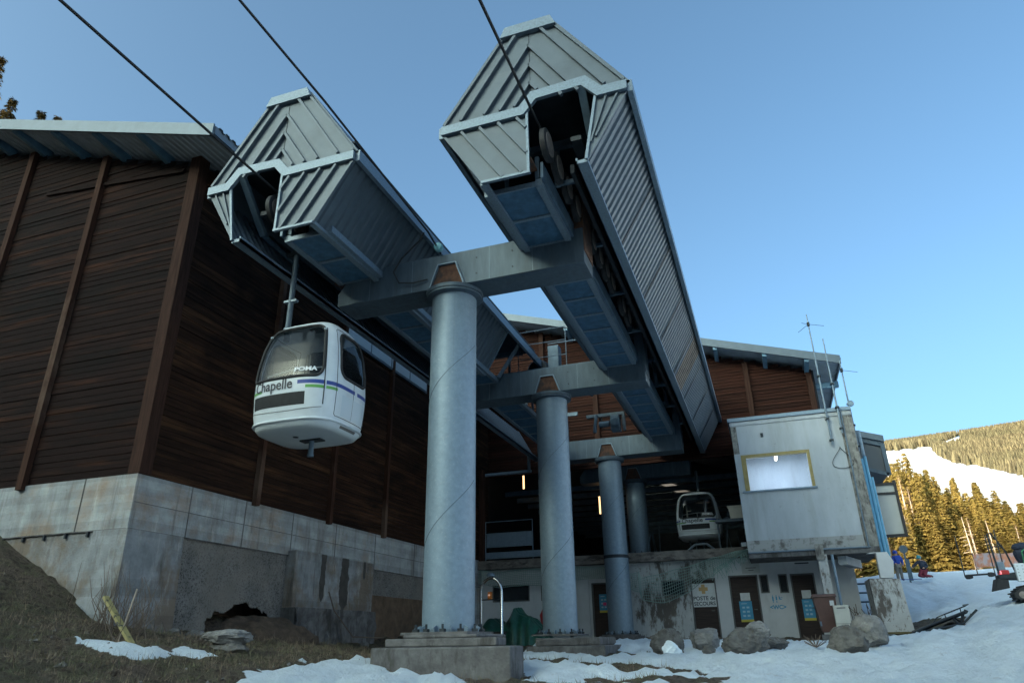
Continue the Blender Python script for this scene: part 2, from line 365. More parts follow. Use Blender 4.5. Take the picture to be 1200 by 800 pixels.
# snow cover: where the snow lies, in plan
def inpoly(x, y, poly):
    n = len(poly); ins = np.zeros(x.shape, bool); dist = np.full(x.shape, 1e9)
    for i in range(n):
        x1, y1 = poly[i]; x2, y2 = poly[(i + 1) % n]
        c = ((y1 > y) != (y2 > y)) & (x < (x2 - x1) * (y - y1) / ((y2 - y1) if y2 != y1 else 1e-9) + x1)
        ins ^= c
        t = np.clip(((x - x1) * (x2 - x1) + (y - y1) * (y2 - y1)) / max(1e-9, (x2 - x1) ** 2 + (y2 - y1) ** 2), 0, 1)
        dist = np.minimum(dist, np.hypot(x - x1 - t * (x2 - x1), y - y1 - t * (y2 - y1)))
    return np.where(ins, dist, -dist)
def fbm(x, y, f, seed=0):
    out = np.empty(x.shape); it = np.nditer([x, y, out], op_flags=[['readonly'], ['readonly'], ['writeonly']])
    for a, b, o in it:
        o[...] = noise.fractal(Vector((float(a) * f + seed, float(b) * f, seed * .37)), 1.0, 2.0, 4) if abs(a) < 60 and abs(b) < 90 else 0
    return out
N1 = fbm(X, Y, .9, 3); N2 = fbm(X, Y, 3.2, 11); N3 = fbm(X, Y, .35, 23); N4 = fbm(X * .55, Y, 9, 5)
snow_main = [(-3.95,12.2),(-3.7,11.3),(-2.9,11.75),(-2.0,11.9),(-1.4,11.3),(-1.0,9),(0,4),(3,-6),(300,-300),(4000,0),(4000,4000),(-4000,4000),(-4000,200),(-40,66),(-14,66),(-3,44),(3.5,36),(3.2,31.5),(1.2,30.3),(-3,30.0),(-5,29),(-6.9,25),(-7.2,22),(-6.7,18.6),(-5.0,18.8),(-4.1,17.8),(-5.2,16),(-5.2,14)]
S = inpoly(X, Y, snow_main)
for P_ in ([(-10.75,9.15),(-10.3,9.45),(-9.65,9.66),(-9.05,9.55),(-9.2,9.0),(-9.8,8.88)], [(-9.28,9.85),(-9.3,10.3),(-8.85,10.45),(-8.88,9.93)],
           [(-7.36,8.3),(-7.45,9.74),(-7.45,10.4),(-7.5,11.6),(-7.3,12.3),(-6.85,12.1),(-6.8,11.45),(-5.27,11.3),(-4.6,10.7),(-5,9),(-6,8)]):
    S = np.maximum(S, inpoly(X, Y, P_))
for P_, w in (([(-5.2,17.0),(-3.5,16.9),(-1.9,15.4),(-1.2,13.9),(-3.2,13.9),(-4.8,15.3)], 1), ([(-3.2,12.5),(-2.2,13.4),(-.6,12.8),(-.9,11.9),(-2,12.0)], 1), ([(-5.4,21.4),(-3.3,20.7),(-2.3,19.3),(-3.4,18.5),(-5.2,19.6)], 1),
              ([(3.0,26.6),(4.3,27.2),(5.4,27.1),(6.3,29.2),(5.6,32.5),(3.0,33)], 1), ([(-5.6,27),(-2,27.5),(1.5,27.8),(2.8,28.5),(3,31),(-6,31)], 1)):
    S = np.minimum(S, -inpoly(X, Y, P_))
S = S + np.where(np.abs(S) < 3, .30 * N1 + .22 * N2, 0)
snowm = np.clip(S / .10 * .5 + .5, 0, 1)
thick = np.clip(S / .55, 0, 1)
nearm = (np.hypot(X, Y - 15) < 45)
Z = Z + np.where(nearm, thick ** .6 * .085 + snowm * (.035 * N1 + .022 * N2 + .06 * N3) + (1 - snowm) * (.085 * N2 + .09 * N1 + .035 * N4) + snowm * (.045 * N2 + .05 * N4 + .07 * N1 - .08 * np.clip(N1, 0, 1) ** 2), 0)
fr_ = random.Random(99); Zf = np.zeros_like(Z)
def dimple(cx_, cy_, rad, dep):
    i0, i1 = np.searchsorted(gx, (cx_ - rad * 3, cx_ + rad * 3)); j0, j1 = np.searchsorted(gy, (cy_ - rad * 3, cy_ + rad * 3))
    q2 = ((X[i0:i1, j0:j1] - cx_) ** 2 + (Y[i0:i1, j0:j1] - cy_) ** 2) / rad ** 2
    Zf[i0:i1, j0:j1] += -dep * np.exp(-q2) + .45 * dep * np.exp(-(np.sqrt(q2) - 1.6) ** 2 * 2.5)
for _ in range(900): dimple(fr_.uniform(-7.5, 9), 8 + 23 * fr_.random() ** .8, fr_.uniform(.10, .22), fr_.uniform(.02, .075))
for a_, b_, n_ in (((-6, 9), (-1, 16.5), 26), ((0, 11), (2.5, 27), 44), ((3, 12), (6.5, 29), 50), ((-5.5, 10), (-7.2, 8.6), 10), ((5, 16), (9, 26), 36)):
    for q_ in range(n_):
        t_ = q_ / n_; dimple(a_[0] + (b_[0] - a_[0]) * t_ + .16 * (-1) ** q_ + fr_.gauss(0, .05), a_[1] + (b_[1] - a_[1]) * t_ + fr_.gauss(0, .05), .13, .085)
lane = np.abs((X - 2.2) - (Y - 12) * .22 + .3 * np.sin(Y * .3)); Zf += -.05 * (np.exp(-((lane - .0) / .22) ** 2) + np.exp(-((lane - 1.3) / .22) ** 2)) * (1 + .8 * np.sin(Y * 24))
Z = Z + Zf * snowm * nearm
me = bpy.data.meshes.new('ground')
nx, ny = X.shape
vv = np.stack([X, Y, Z], -1).reshape(-1, 3)
idx = np.arange(nx * ny).reshape(nx, ny)
ff = np.stack([idx[:-1, :-1], idx[1:, :-1], idx[1:, 1:], idx[:-1, 1:]], -1).reshape(-1, 4)
me.vertices.add(len(vv)); me.vertices.foreach_set('co', vv.ravel())
me.loops.add(ff.size); me.loops.foreach_set('vertex_index', ff.ravel())
me.polygons.add(len(ff)); me.polygons.foreach_set('loop_start', np.arange(0, ff.size, 4)); me.polygons.foreach_set('loop_total', np.full(len(ff), 4))
me.polygons.foreach_set('use_smooth', np.ones(len(ff), bool)); me.update(); me.validate()
at = me.attributes.new('snow', 'FLOAT', 'POINT'); at.data.foreach_set('value', snowm.ravel().astype(np.float32))
gm = bpy.data.materials.new('snow_and_grass'); gm.use_nodes = True
N = gm.node_tree.nodes; L = gm.node_tree.links; b = N['Principled BSDF']
tc = N.new('ShaderNodeTexCoord'); an = N.new('ShaderNodeAttribute'); an.attribute_name = 'snow'
def nz(scale, detail=6, rough=.65):
    n_ = N.new('ShaderNodeTexNoise'); n_.inputs['Scale'].default_value = scale; n_.inputs['Detail'].default_value = detail; n_.inputs['Roughness'].default_value = rough
    L.new(tc.outputs['Object'], n_.inputs['Vector']); return n_
def ramp(src, a, b_, lo=0, hi=1):
    m_ = N.new('ShaderNodeMapRange'); m_.inputs[1].default_value = a; m_.inputs[2].default_value = b_; m_.inputs[3].default_value = lo; m_.inputs[4].default_value = hi
    L.new(src, m_.inputs[0]); return m_.outputs[0]
def mixc(f, a, b_):
    m_ = N.new('ShaderNodeMix'); m_.data_type = 'RGBA'
    if isinstance(f, float): m_.inputs[0].default_value = f
    else: L.new(f, m_.inputs[0])
    for i, c in ((6, a), (7, b_)):
        if isinstance(c, tuple): m_.inputs[i].default_value = c + (1,)
        else: L.new(c, m_.inputs[i])
    return m_.outputs[2]
g1 = mixc(ramp(nz(1.1).outputs[0], .42, .6), (.125, .092, .070), (.095, .088, .050))
g1 = mixc(ramp(nz(9).outputs[0], .48, .62), g1, (.050, .034, .026))
g1 = mixc(ramp(nz(38, 4).outputs[0], .56, .68), g1, (.19, .15, .10))
s1 = mixc(ramp(nz(2.2).outputs[0], .45, .75), (.78, .86, .93), (.68, .75, .82))
s1 = mixc(ramp(nz(30, 5).outputs[0], .64, .72), s1, (.42, .42, .41))
s1 = mixc(ramp(nz(1.6, 8, .8).outputs[0], .60, .72), s1, (.56, .57, .58))
nn = nz(6, 8, .75)
ad = N.new('ShaderNodeMath'); ad.operation = 'ADD'; L.new(an.outputs['Fac'], ad.inputs[0])
sb = N.new('ShaderNodeMath'); sb.operation = 'MULTIPLY_ADD'; sb.inputs[1].default_value = .9; sb.inputs[2].default_value = -.45; L.new(nn.outputs[0], sb.inputs[0]); L.new(sb.outputs[0], ad.inputs[1])
fs = ramp(ad.outputs[0], .46, .56)
L.new(mixc(fs, g1, s1), b.inputs['Base Color']); b.inputs['Roughness'].default_value = .75; b.inputs['Specular IOR Level'].default_value = .25
bp = N.new('ShaderNodeBump'); bp.inputs['Strength'].default_value = 1.0; bp.inputs['Distance'].default_value = .10; L.new(nz(14, 8, .75).outputs[0], bp.inputs['Height']); L.new(bp.outputs[0], b.inputs['Normal'])
me.materials.append(gm)
ground = bpy.data.objects.new('ground', me); col.objects.link(ground); tag(ground, kind='structure')
# lie of the near ground, quick lookup
def gz(x, y):
    i = int(np.clip(np.searchsorted(gx, x), 1, nx - 1)); j = int(np.clip(np.searchsorted(gy, y), 1, ny - 1)); return float(Z[i, j])

# dry grass on the left bank and in front of the wall
gr = MB(); rnd = random.Random(3)
cnt = 0
while cnt < 42000:
    x = rnd.uniform(-15.5, -2.0); y = rnd.uniform(7.2, 19.0)
    if x < -12.2 and y > 11.2: continue
    if rnd.random() > .25 and not (x < -6.5): continue
    i = int(np.searchsorted(gx, x)); j = int(np.searchsorted(gy, y))
    if snowm[i, j] > .45: continue
    z = Z[i, j] - .01; h = rnd.uniform(.03, .11) * (2.2 if rnd.random() < .08 else 1); a = rnd.uniform(0, 6.28); w = rnd.uniform(.004, .009)
    dx, dy = math.cos(a) * w, math.sin(a) * w; lx, ly = rnd.gauss(0, .05), rnd.gauss(0, .05)
    gr.add([(x - dx, y - dy, z), (x + dx, y + dy, z), (x + lx, y + ly, z + h)], [(0, 1, 2)]); cnt += 1
mg = mat('dry_grass_blades', (.19, .14, .095), .8, scale=1.3, base2=(.11, .11, .055), mask=(.45, .58)); over(mg, (.07, .045, .032), 4, .5, .6)
tag(gr.build('grass', mg), 'short dry brown and green grass on the bank by the concrete wall', 'grass', kind='stuff')

gv_ = MB(); k_ = 0
while k_ < 260:
    x = rnd.uniform(-15, -7); y = rnd.uniform(7.5, 15.0)
    if (x < -12.2 and y > 11.1): continue
    sz_ = rnd.uniform(.015, .05) * (2 if rnd.random() < .08 else 1); z = gz(x, y); o_ = len(gv_.v); k_ += 1
    for q_ in ((1, 0, 0), (-1, .2, 0), (0, 1, .1), (.1, -1, 0), (.2, .1, .9), (0, 0, -1)): gv_.v.append((x + q_[0] * sz_ * rnd.uniform(.7, 1.3), y + q_[1] * sz_ * rnd.uniform(.7, 1.3), z + q_[2] * sz_ * rnd.uniform(.5, .9)))
    for f_ in ((0, 2, 4), (2, 1, 4), (1, 3, 4), (3, 0, 4), (2, 0, 5), (1, 2, 5), (3, 1, 5), (0, 3, 5)): gv_.f.append(tuple(o_ + i for i in f_))
tag(gv_.build('gravel', mat('bank_gravel', (.16, .145, .13), .95, var=.5, scale=5)), 'scattered small stones and gravel on the grassy bank', 'gravel', kind='stuff')

# ---------------------------------------------------------------- timber hall on the left
XW, YF = -12.45, 11.35
hall = empty('timber_hall', (XW, YF, 1.9), 'dark wooden hall on a stained concrete base, left of the gondola lift', 'building')
def clap(mb, p0, p1, out, z0, z1, top=None):
    """overlapping boards along p0->p1 (plan), facing out, from z0 to z1; top(z) clips the far end for a sloping roof"""
    p0 = Vector(p0); p1 = Vector(p1); o = Vector(out); k = 0; z = z0
    d = (p1 - p0); Lh = d.length; d.normalize()
    while z < z1:
        bd = rnd.uniform(.11, .19); zt = min(z + bd - .008, z1); a, b_ = 0.0, Lh
        j = rnd.uniform(-.008, .010)
        if top: b_ = min(Lh, top(zt))
        if b_ > a + .05:
            q0 = p0 + d * a; q1 = p0 + d * b_
            A0 = q0 + o * (.019 + j); A1 = q1 + o * (.019 + j); B0 = q0 + o * (.012 + j); B1 = q1 + o * (.012 + j)
            mb.hexa([(A0.x, A0.y, z), (A1.x, A1.y, z), (q1.x, q1.y, z), (q0.x, q0.y, z), (B0.x, B0.y, zt), (B1.x, B1.y, zt), (q1.x, q1.y, zt), (q0.x, q0.y, zt)])
        z += bd
ZB = 5.05
m = MB(); m.box(-31, XW - .02, YF + .02, 31.9, ZB, 13.2)
m.hexa([(-31, YF + .02, 13.2), (XW - .02, YF + .02, 13.2), (XW - .02, 31.9, 13.2), (-31, 31.9, 13.2), (-31, YF + .02, 19.0), (XW - .02, YF + .02, 13.25), (XW - .02, 31.9, 13.25), (-31, 31.9, 19.0)])
m.build('wall_core', M['steel_dark'], hall)
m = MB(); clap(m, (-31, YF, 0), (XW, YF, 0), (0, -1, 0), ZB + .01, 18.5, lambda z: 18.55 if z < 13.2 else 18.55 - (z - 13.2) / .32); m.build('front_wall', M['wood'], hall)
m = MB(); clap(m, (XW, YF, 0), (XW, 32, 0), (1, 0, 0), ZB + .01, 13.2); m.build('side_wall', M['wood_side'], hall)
MB().box(XW - .27, XW + .06, YF - .06, YF + .27, ZB, 13.4).build('corner_post', M['post_wood'], hall, bevel=.01)
for x, t in ((-15.8, 14.25), (-18.9, 15.25), (-22.1, 16.2)):
    MB().box(x - .095, x + .095, YF - .15, YF - .01, ZB - .1, t).build('batten', M['batten'], hall)
for y in (15.08, 18.48, 21.83, 25.2, 28.6):
    MB().box(XW + .01, XW + .16, y - .075, y + .075, ZB - .08, 13.0).build('batten', M['batten'], hall)
# diagonal brace line in the gable
MB().bar((-17.9, YF - .05, 13.55), (-12.9, YF - .05, 13.05), .05, .10).build('cover_strip', M['wood'], hall)
# roof: falls to the right
def rz(x): return 13.02 - (x + 11.1) * .32
roofo = MB().hexa([(-32, 10.3, rz(-32)), (-11.1, 10.3, rz(-11.1)), (-11.1, 33.5, rz(-11.1)), (-32, 33.5, rz(-32)), (-32, 10.3, rz(-32) + .12), (-11.1, 10.3, rz(-11.1) + .12), (-11.1, 33.5, rz(-11.1) + .12), (-32, 33.5, rz(-32) + .12)]).build('roof', M['roof_metal'], hall)
m = MB(); m.ribbed((-31.9, 10.36, rz(-31.9) - .01), (-11.16, 10.36, rz(-11.16) - .01), (-11.16, 12.0, rz(-11.16) - .01), (-31.9, 12.0, rz(-31.9) - .01), 90, -.03)
m.ribbed((-12.4, 12.0, rz(-12.4) - .01), (-11.16, 12.0, rz(-11.16) - .01), (-11.16, 33, rz(-11.16) - .01), (-12.4, 33, rz(-12.4) - .01), 6, -.03)
m.build('soffit', M['soffit'], roofo)
MB().hexa([(-32, 10.24, rz(-32) - .16), (-11.06, 10.24, rz(-11.06) - .16), (-11.06, 10.297, rz(-11.06) - .16), (-32, 10.297, rz(-32) - .16), (-32, 10.24, rz(-32) + .19), (-11.06, 10.24, rz(-11.06) + .19), (-11.06, 10.297, rz(-11.06) + .19), (-32, 10.297, rz(-32) + .19)]).build('fascia', M['roof_metal'], roofo)
MB().box(-11.10, -11.04, 10.3, 33.5, rz(-11.1) - .10, rz(-11.1) + .13).build('eave_trim', M['roof_metal'], roofo)
m = MB()
m.ribbed((-11.35, 10.4, rz(-11.1) + .14), (-11.35, 33, rz(-11.1) + .14), (-11.0, 33, rz(-11.1) + .13), (-11.0, 10.4, rz(-11.1) + .13), 100, .05)
m.build('roof_ribs', M['roof_metal'], roofo)
for x in (-13.6, -15.25, -16.9, -18.55, -20.2, -21.85):
    MB().hexa([(x - .07, 10.32, rz(x) - .17), (x + .07, 10.32, rz(x) - .19), (x + .07, 11.5, rz(x) - .36), (x - .07, 11.5, rz(x) - .34), (x - .07, 10.32, rz(x) - .04), (x + .07, 10.32, rz(x) - .06), (x + .07, 11.5, rz(x) - .06), (x - .07, 11.5, rz(x) - .04)]).build('rafter', M['rafter'], roofo)
for y in (11.9, 17, 22, 27): MB().box(-12.4, -11.25, y - .06, y + .06, 12.78, 12.98).build('rafter', M['rafter'], roofo)
# band window high on the side wall
bw = MB().box(XW + .03, XW + .12, 18.55, 24.7, 11.12, 11.6).build('band_window', M['roof_metal'], hall)
m = MB()
for a, b_ in ((18.62, 20.1), (20.18, 21.6), (21.68, 23.1), (23.18, 24.63)): m.box(XW + .12, XW + .135, a, b_, 11.2, 11.54)
m.build('pane', mat('pale_pane', (.42, .50, .56), .35), bw)

# concrete base of the hall
base = MB()
base.box(-31, XW + .02, YF - .05, 31.9, 3.9, ZB - .002)
fnd = base.build('foundation', M['concrete'], hall)
m = MB()
m.box(-31, -13.3, YF - .03, YF + .6, 0, 3.88)
m.build('front_footing_wall', M['concrete_low'], fnd)
# corner pier, slightly proud, battered
m = MB(); m.hexa([(-13.35, YF - .20, 0), (XW + .25, YF - .20, 0), (XW + .25, 12.85, 0), (-13.35, 12.85, 0), (-13.30, YF - .09, 3.895), (XW + .08, YF - .09, 3.895), (XW + .08, 12.82, 3.895), (-13.30, 12.82, 3.895)])
m.build('corner_pier', M['concrete_low'], fnd)
def panel(y0, y1, z0, z1, x, hole=None, amp=.012, step=.07, th=.4):
    ys = np.arange(y0, y1 + step, step); zs = np.arange(z0, z1 + step, step); ys[-1] = y1; zs[-1] = z1; mb = MB(); ids = {}
    for i, yy in enumerate(ys):
        for j, zz in enumerate(zs):
            ids[i, j] = len(mb.v); mb.v.append((x + amp * noise.fractal(Vector((yy * 2.5, zz * 2.5, x)), 1, 2, 4), yy, zz))
    for i in range(len(ys) - 1):
        for j in range(len(zs) - 1):
            yc, zc = (ys[i] + ys[i + 1]) / 2, (zs[j] + zs[j + 1]) / 2
            if hole and hole(yc, zc): continue
            mb.f.append((ids[i, j], ids[i + 1, j], ids[i + 1, j + 1], ids[i, j + 1]))
    return mb
def hole(y, z):
    n_ = noise.fractal(Vector((y * 2.2, z * 2.2, 4.4)), 1, 2, 4) * .22
    return ((y - 15.25) / 1.25) ** 2 + ((z - 1.75) / .88) ** 2 + n_ * 1.8 < 1.0 or (15.8 < y < 17.0 and abs(z - 2.06 + n_ * .2) < .05)
panel(12.83, 16.8, 0.4, 3.895, XW + .0, hole, step=.03).build('roughcast_panel', M['pebble'], fnd)
MB().box(XW - 1.2, XW - 1.1, 13.2, 17, 0, 3.5).build('cavity_back', M['patch_brown'], fnd)
m = MB(); m.box(XW - .3, XW + .30, 16.75, 20.95, 2.5, 4.03); m.build('buttress', M['concrete_low'], fnd, bevel=.03)
panel(16.70, 21.0, 0.4, 2.56, XW + .46, amp=.10, step=.10).build('rough_footing', M['concrete_dark'], fnd)
MB().box(XW - .2, XW + .44, 16.72, 20.98, .4, 2.55).build('footing_core', M['concrete_dark'], fnd)
WS_ = mat('dark_water_stain', (.05, .045, .04), .6, var=.4, scale=4)
for a, b_, zb_ in ((17.95, 18.20, 2.75), (19.0, 19.45, 2.5), (20.3, 20.42, 3.5)):
    m = MB(); n_ = 40; o = 0
    for i in range(n_ + 1):
        z = zb_ + (4.03 - zb_) * i / n_; w = min(1, (i + 1) / 7) ; c = (a + b_) / 2 + .03 * noise.noise(Vector((z * 2, a, 0)))
        hw = (b_ - a) / 2 * (w + .35 * noise.fractal(Vector((z * 5, b_, 1)), 1, 2, 4)); m.v += [(XW + .304, c - hw, z), (XW + .304, c + hw * (1 + .2 * noise.noise(Vector((z * 7, 3, b_)))), z)]
    for i in range(n_): m.f.append((o + 2 * i, o + 2 * i + 1, o + 2 * i + 3, o + 2 * i + 2))
    m.build('water_stain', WS_, fnd)
panel(20.95, 26.0, 0.4, 3.895, XW - .0).build('roughcast_panel', M['pebble'], fnd)
panel(26.0, 31.0, 0.4, 3.895, XW + .04).build('plain_panel', M['concrete'], fnd)
panel(21.2, 25.2, 0.4, 3.1, XW + .03, amp=.03).build('brown_patch', M['patch_brown'], fnd)
m = MB()   # shutter joints
for y in (12.9, 14.8, 16.8, 19.0, 21.4, 24.3, 27.0): m.box(XW + .018, XW + .028, y, y + .025, 3.9, ZB)
m.box(XW + .018, XW + .03, YF, 31, 4.45, 4.462); m.box(XW + .02, XW + .045, YF - .05, 31, 3.885, 3.91)
for x in (-13.9, -16.8, -19.5): m.box(x, x + .03, YF - .058, YF - .045, 3.9, ZB)
m.box(-31, XW, YF - .075, YF - .045, 3.885, 3.91)
m.build('shutter_joint', M['concrete_dark'], fnd)
for x in np.arange(-16.6, -12.9, .62): MB().box(x, x + .05, YF - .09, YF - .04, 3.78, 3.88).build('tie_stub', M['steel_dark'], fnd)
# earth spilling from the cavity
def mound(cx, cy, cz, rx, ry, h, mt, name, label, cat, seed=1):
    mb = MB(); n_ = 40
    for i in range(n_ + 1):
        for j in range(n_ + 1):
            u = -1 + 2 * i / n_; v = -1 + 2 * j / n_; r2 = u * u + v * v
            z = cz + h * max(0, 1 - r2) ** 1.1 + .20 * noise.fractal(Vector((u * 3 + seed, v * 3, seed)), 1, 2, 5) - (.3 if r2 > 1 else 0)
            mb.v.append((cx + u * rx, cy + v * ry, z))
    for i in range(n_):
        for j in range(n_):
            a = i * (n_ + 1) + j; mb.f.append((a, a + n_ + 1, a + n_ + 2, a + 1))
    return tag(mb.build(name, mt, smooth=True), label, cat)
mound(-12.5, 15.6, 1.70, 1.7, 1.8, .62, mat('bare_earth', (.075, .05, .034), .95, var=.5, scale=6, bump=.8, bscale=18), 'earth_mound', 'brown earth mound spilling from the hole in the concrete base', 'mound of earth')

# ---------------------------------------------------------------- rear station hall with the first aid rooms below
st = empty('station_building', (-4, 31, 1.6), 'station hall with brown boarded gable over first aid rooms and doors', 'building')
def rz2(x): return 17.45 - (x + 11.5) * .305
YR = 32.5
m = MB(); z = 9.2
while z < 18:
    xr = min(3.1, -11.5 + (17.3 - z - .15) / .305)
    xl = -14.0
    if xr > xl: m.hexa([(xl, YR - .035, z), (xr, YR - .035, z), (xr, YR + .2, z), (xl, YR + .2, z), (xl, YR - .012, z + BOARD - .012), (xr, YR - .012, z + BOARD - .012), (xr, YR + .2, z + BOARD - .012), (xl, YR + .2, z + BOARD - .012)])
    z += BOARD
m.build('gable_wall', M['wood_red'], st)
for x in (-9.6, -6.9, -3.6, .3, 2.95):
    MB().box(x - .12, x + .12, YR - .17, YR - .04, 9.2, rz2(x) - .35).build('batten', M['post_wood'], st)
m = MB(); m.hexa([(-14, 31.4, rz2(-14)), (4.2, 31.4, rz2(4.2)), (4.2, 70, rz2(4.2)), (-14, 70, rz2(-14)), (-14, 31.4, rz2(-14) + .12), (4.2, 31.4, rz2(4.2) + .12), (4.2, 70, rz2(4.2) + .12), (-14, 70, rz2(-14) + .12)])
rf2 = m.build('roof', M['soffit'], st)
MB().hexa([(-14, 31.33, rz2(-14) - .15), (4.25, 31.33, rz2(4.25) - .15), (4.25, 31.397, rz2(4.25) - .15), (-14, 31.397, rz2(-14) - .15), (-14, 31.33, rz2(-14) + .22), (4.25, 31.33, rz2(4.25) + .22), (4.25, 31.397, rz2(4.25) + .22), (-14, 31.397, rz2(-14) + .22)]).build('fascia', M['roof_metal'], rf2)
MB().box(4.2, 4.26, 31.4, 70, rz2(4.2) - .12, rz2(4.2) + .13).build('eave_trim', M['roof_metal'], rf2)
MB().box(3.2, 4.18, 33.0, 33.25, 12.0, 12.25).build('outrigger', M['rafter'], rf2)
m = MB()
m.ribbed((4.02, 31.5, rz2(4.2) + .15), (4.02, 45, rz2(4.2) + .15), (4.3, 45, rz2(4.2) + .13), (4.3, 31.5, rz2(4.2) + .13), 54, .05)
m.build('roof_ribs', M['roof_metal'], rf2)
for x in (-8, -5.5, -3, -.9, 1.2, 2.9):
    MB().hexa([(x - .09, 31.42, rz2(x) - .25), (x + .09, 31.42, rz2(x) - .28), (x + .09, 32.5, rz2(x) - .5), (x - .09, 32.5, rz2(x) - .47), (x - .09, 31.42, rz2(x) - .03), (x + .09, 31.42, rz2(x) - .08), (x + .09, 32.5, rz2(x) - .08), (x - .09, 32.5, rz2(x) - .03)]).build('rafter', M['rafter'], rf2)
# shell round the dark interior
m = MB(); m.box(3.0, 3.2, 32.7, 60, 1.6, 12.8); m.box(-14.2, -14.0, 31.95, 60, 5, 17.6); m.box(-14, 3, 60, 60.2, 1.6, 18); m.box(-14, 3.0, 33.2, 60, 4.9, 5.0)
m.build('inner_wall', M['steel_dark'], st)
MB().box(-12.43, 3.2, 30.6, 33.2, 4.62, 5.0).build('floor_slab', M['slab'], st, bevel=.02)
MB().box(-12.4, -9.9, 30.95, 31.1, 8.93, 9.05).build('lintel', M['galv'], st)
MB().box(-10.05, -9.95, 30.95, 31.1, 9.05, 9.75).build('lintel_hanger', M['galv'], st)
MB().box(-12.42, -12.2, 30.7, 31, 5.0, 9.2).build('jamb', M['post_wood'], st)
MB().box(-7.6, -2.0, 33.4, 36.4, 5.0, 5.3).build('plinth', M['concrete_dark'], st, bevel=.02)
# floor clutter seen as dark machinery deep inside
m = MB()
for k in range(26):
    x = -9 + rnd.random() * 8; y = 34 + rnd.random() * 12; m.bar((x, y, 5), (x + rnd.uniform(-.3, .3), y, 5.4 + rnd.random() * 2.6), .05, .05)
for k in range(10): m.bar((-13, 36 + k * 2, 9.0), (2.5, 36 + k * 2, 9.0), .15, .25)
m.build('inner_framework', M['steel_blue'], st)

# ground floor facade, y = 31
YG = 31.0
m = MB()
ops = [(-11.85, -10.11, 3.25, 3.95), (-9.58, -9.0, 3.25, 3.9), (-7.31, -6.45, 1.4, 3.89), (-4.32, -3.37, 3.27, 3.87), (-3.16, -2.14, 1.4, 3.89), (-1.62, -.5, 1.4, 3.95), (-.43, -.1, 3.24, 3.94), (.28, .62, 3.22, 3.93), (.73, 1.62, 1.4, 3.92)]
xs = sorted(set([-12.4, 3.1] + [a for o in ops for a in o[:2]] + [-8.8, -6.1, -2.1]))
def wallgrid(x0, x1, mt, name):
    mb = MB(); xx = [x for x in xs if x0 <= x <= x1]
    for a, b_ in zip(xx[:-1], xx[1:]):
        zz = [(1.2, 4.62)]
        for o in ops:
            if o[0] <= a + 1e-6 and b_ <= o[1] + 1e-6:
                zz = [(1.2, o[2]), (o[3], 4.62)] if o[2] > 1.5 else [(o[3], 4.62)]
        for c, d_ in zz: mb.box(a, b_, YG, YG + .2, c, d_)
    return mb.build(name, mt, st)
wallgrid(-12.4, -6.45, M['white_wall'], 'painted_wall'); wallgrid(-6.45, -2.14, M['peeling'], 'peeling_wall'); wallgrid(-2.14, 3.1, M['white_wall'], 'painted_wall')
MB().box(-7.85, -7.42, YG - .12, YG - .003, 1.3, 4.05).build('pilaster', M['white_wall'], st)
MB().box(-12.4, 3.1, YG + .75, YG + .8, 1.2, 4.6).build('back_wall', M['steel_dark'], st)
def door(x0, x1, z1, label=None):
    d_ = MB()
    z = 1.45
    while z < z1 - .05: d_.box(x0 + .06, x1 - .06, YG + .08, YG + .11, z, min(z + .13, z1 - .05)); z += .14
    d_.box(x0 + .06, x1 - .06, YG + .11, YG + .14, 1.45, z1 - .05)
    o = d_.build('door', M['door'], st)
    MB().box(x0, x0 + .055, YG - .02, YG + .12, 1.4, z1).box(x1 - .055, x1, YG - .02, YG + .12, 1.4, z1).box(x0 + .055, x1 - .055, YG - .02, YG + .12, z1 - .055, z1).build('door_frame', M['frame_grey'], o)
    MB().bar((x1 - .16, YG + .03, 2.65), (x1 - .28, YG + .03, 2.65), .025, .025).build('handle', M['chrome'], o)
    return o
dA = door(-7.31, -6.45, 3.89); dB = door(-3.16, -2.14, 3.89); dC = door(-1.62, -.5, 3.95); dD = door(.73, 1.62, 3.92)
for x0, x1, z0, z1 in [o for o in ops if o[2] > 1.5]:
    w_ = MB().box(x0, x1, YG + .06, YG + .08, z0, z1).build('window', M['glass_dark'], st)
    t = .045
    MB().box(x0, x0 + t, YG - .015, YG + .1, z0, z1).box(x1 - t, x1, YG - .015, YG + .1, z0, z1).box(x0 + t, x1 - t, YG - .015, YG + .1, z0, z0 + t).box(x0 + t, x1 - t, YG - .015, YG + .1, z1 - t, z1).build('frame', M['frame_grey'], w_)
# notices
def poster(x0, x1, z0, z1, y=YG + .075):
    p = empty('poster', ((x0 + x1) / 2, y, z0), 'x', 'poster')
    MB().box(x0, x1, y - .006, y, z0 + (z1 - z0) * .12, z1).build('sheet', M['poster_blue'], p)
    MB().box(x0, x1, y - .006, y, z0, z0 + (z1 - z0) * .12 - .002).build('yellow_band', M['poster_yellow'], p)
    g_ = MB(); w = x1 - x0; h = z1 - z0
    for q in range(3):
        for s_ in range(2): g_.box(x0 + w * (.2 + .34 * s_), x0 + w * (.42 + .34 * s_), y - .009, y - .007, z0 + h * (.25 + .2 * q), z0 + h * (.34 + .2 * q))
    g_.box(x0 + w * .15, x0 + w * .6, y - .009, y - .007, z0 + h * .86, z0 + h * .90)
    g_.build('print', mat('poster_print', (.35, .55, .65), .6), p)
    return p
poster(-1.33, -.85, 2.2, 2.97)['label'] = 'blue poster with yellow foot on the door between the first aid sign and the toilets'
poster(1.02, 1.44, 2.2, 2.97)['label'] = 'blue poster with yellow foot on the rightmost door beside the brown bin'
pa = poster(-7.02, -6.62, 2.7, 3.43); pa['label'] = 'blue poster with a pink spot on the door between two steel columns'
MB().box(-6.86, -6.72, YG + .062, YG + .065, 2.98, 3.1).build('pink_spot', M['pink'], pa)
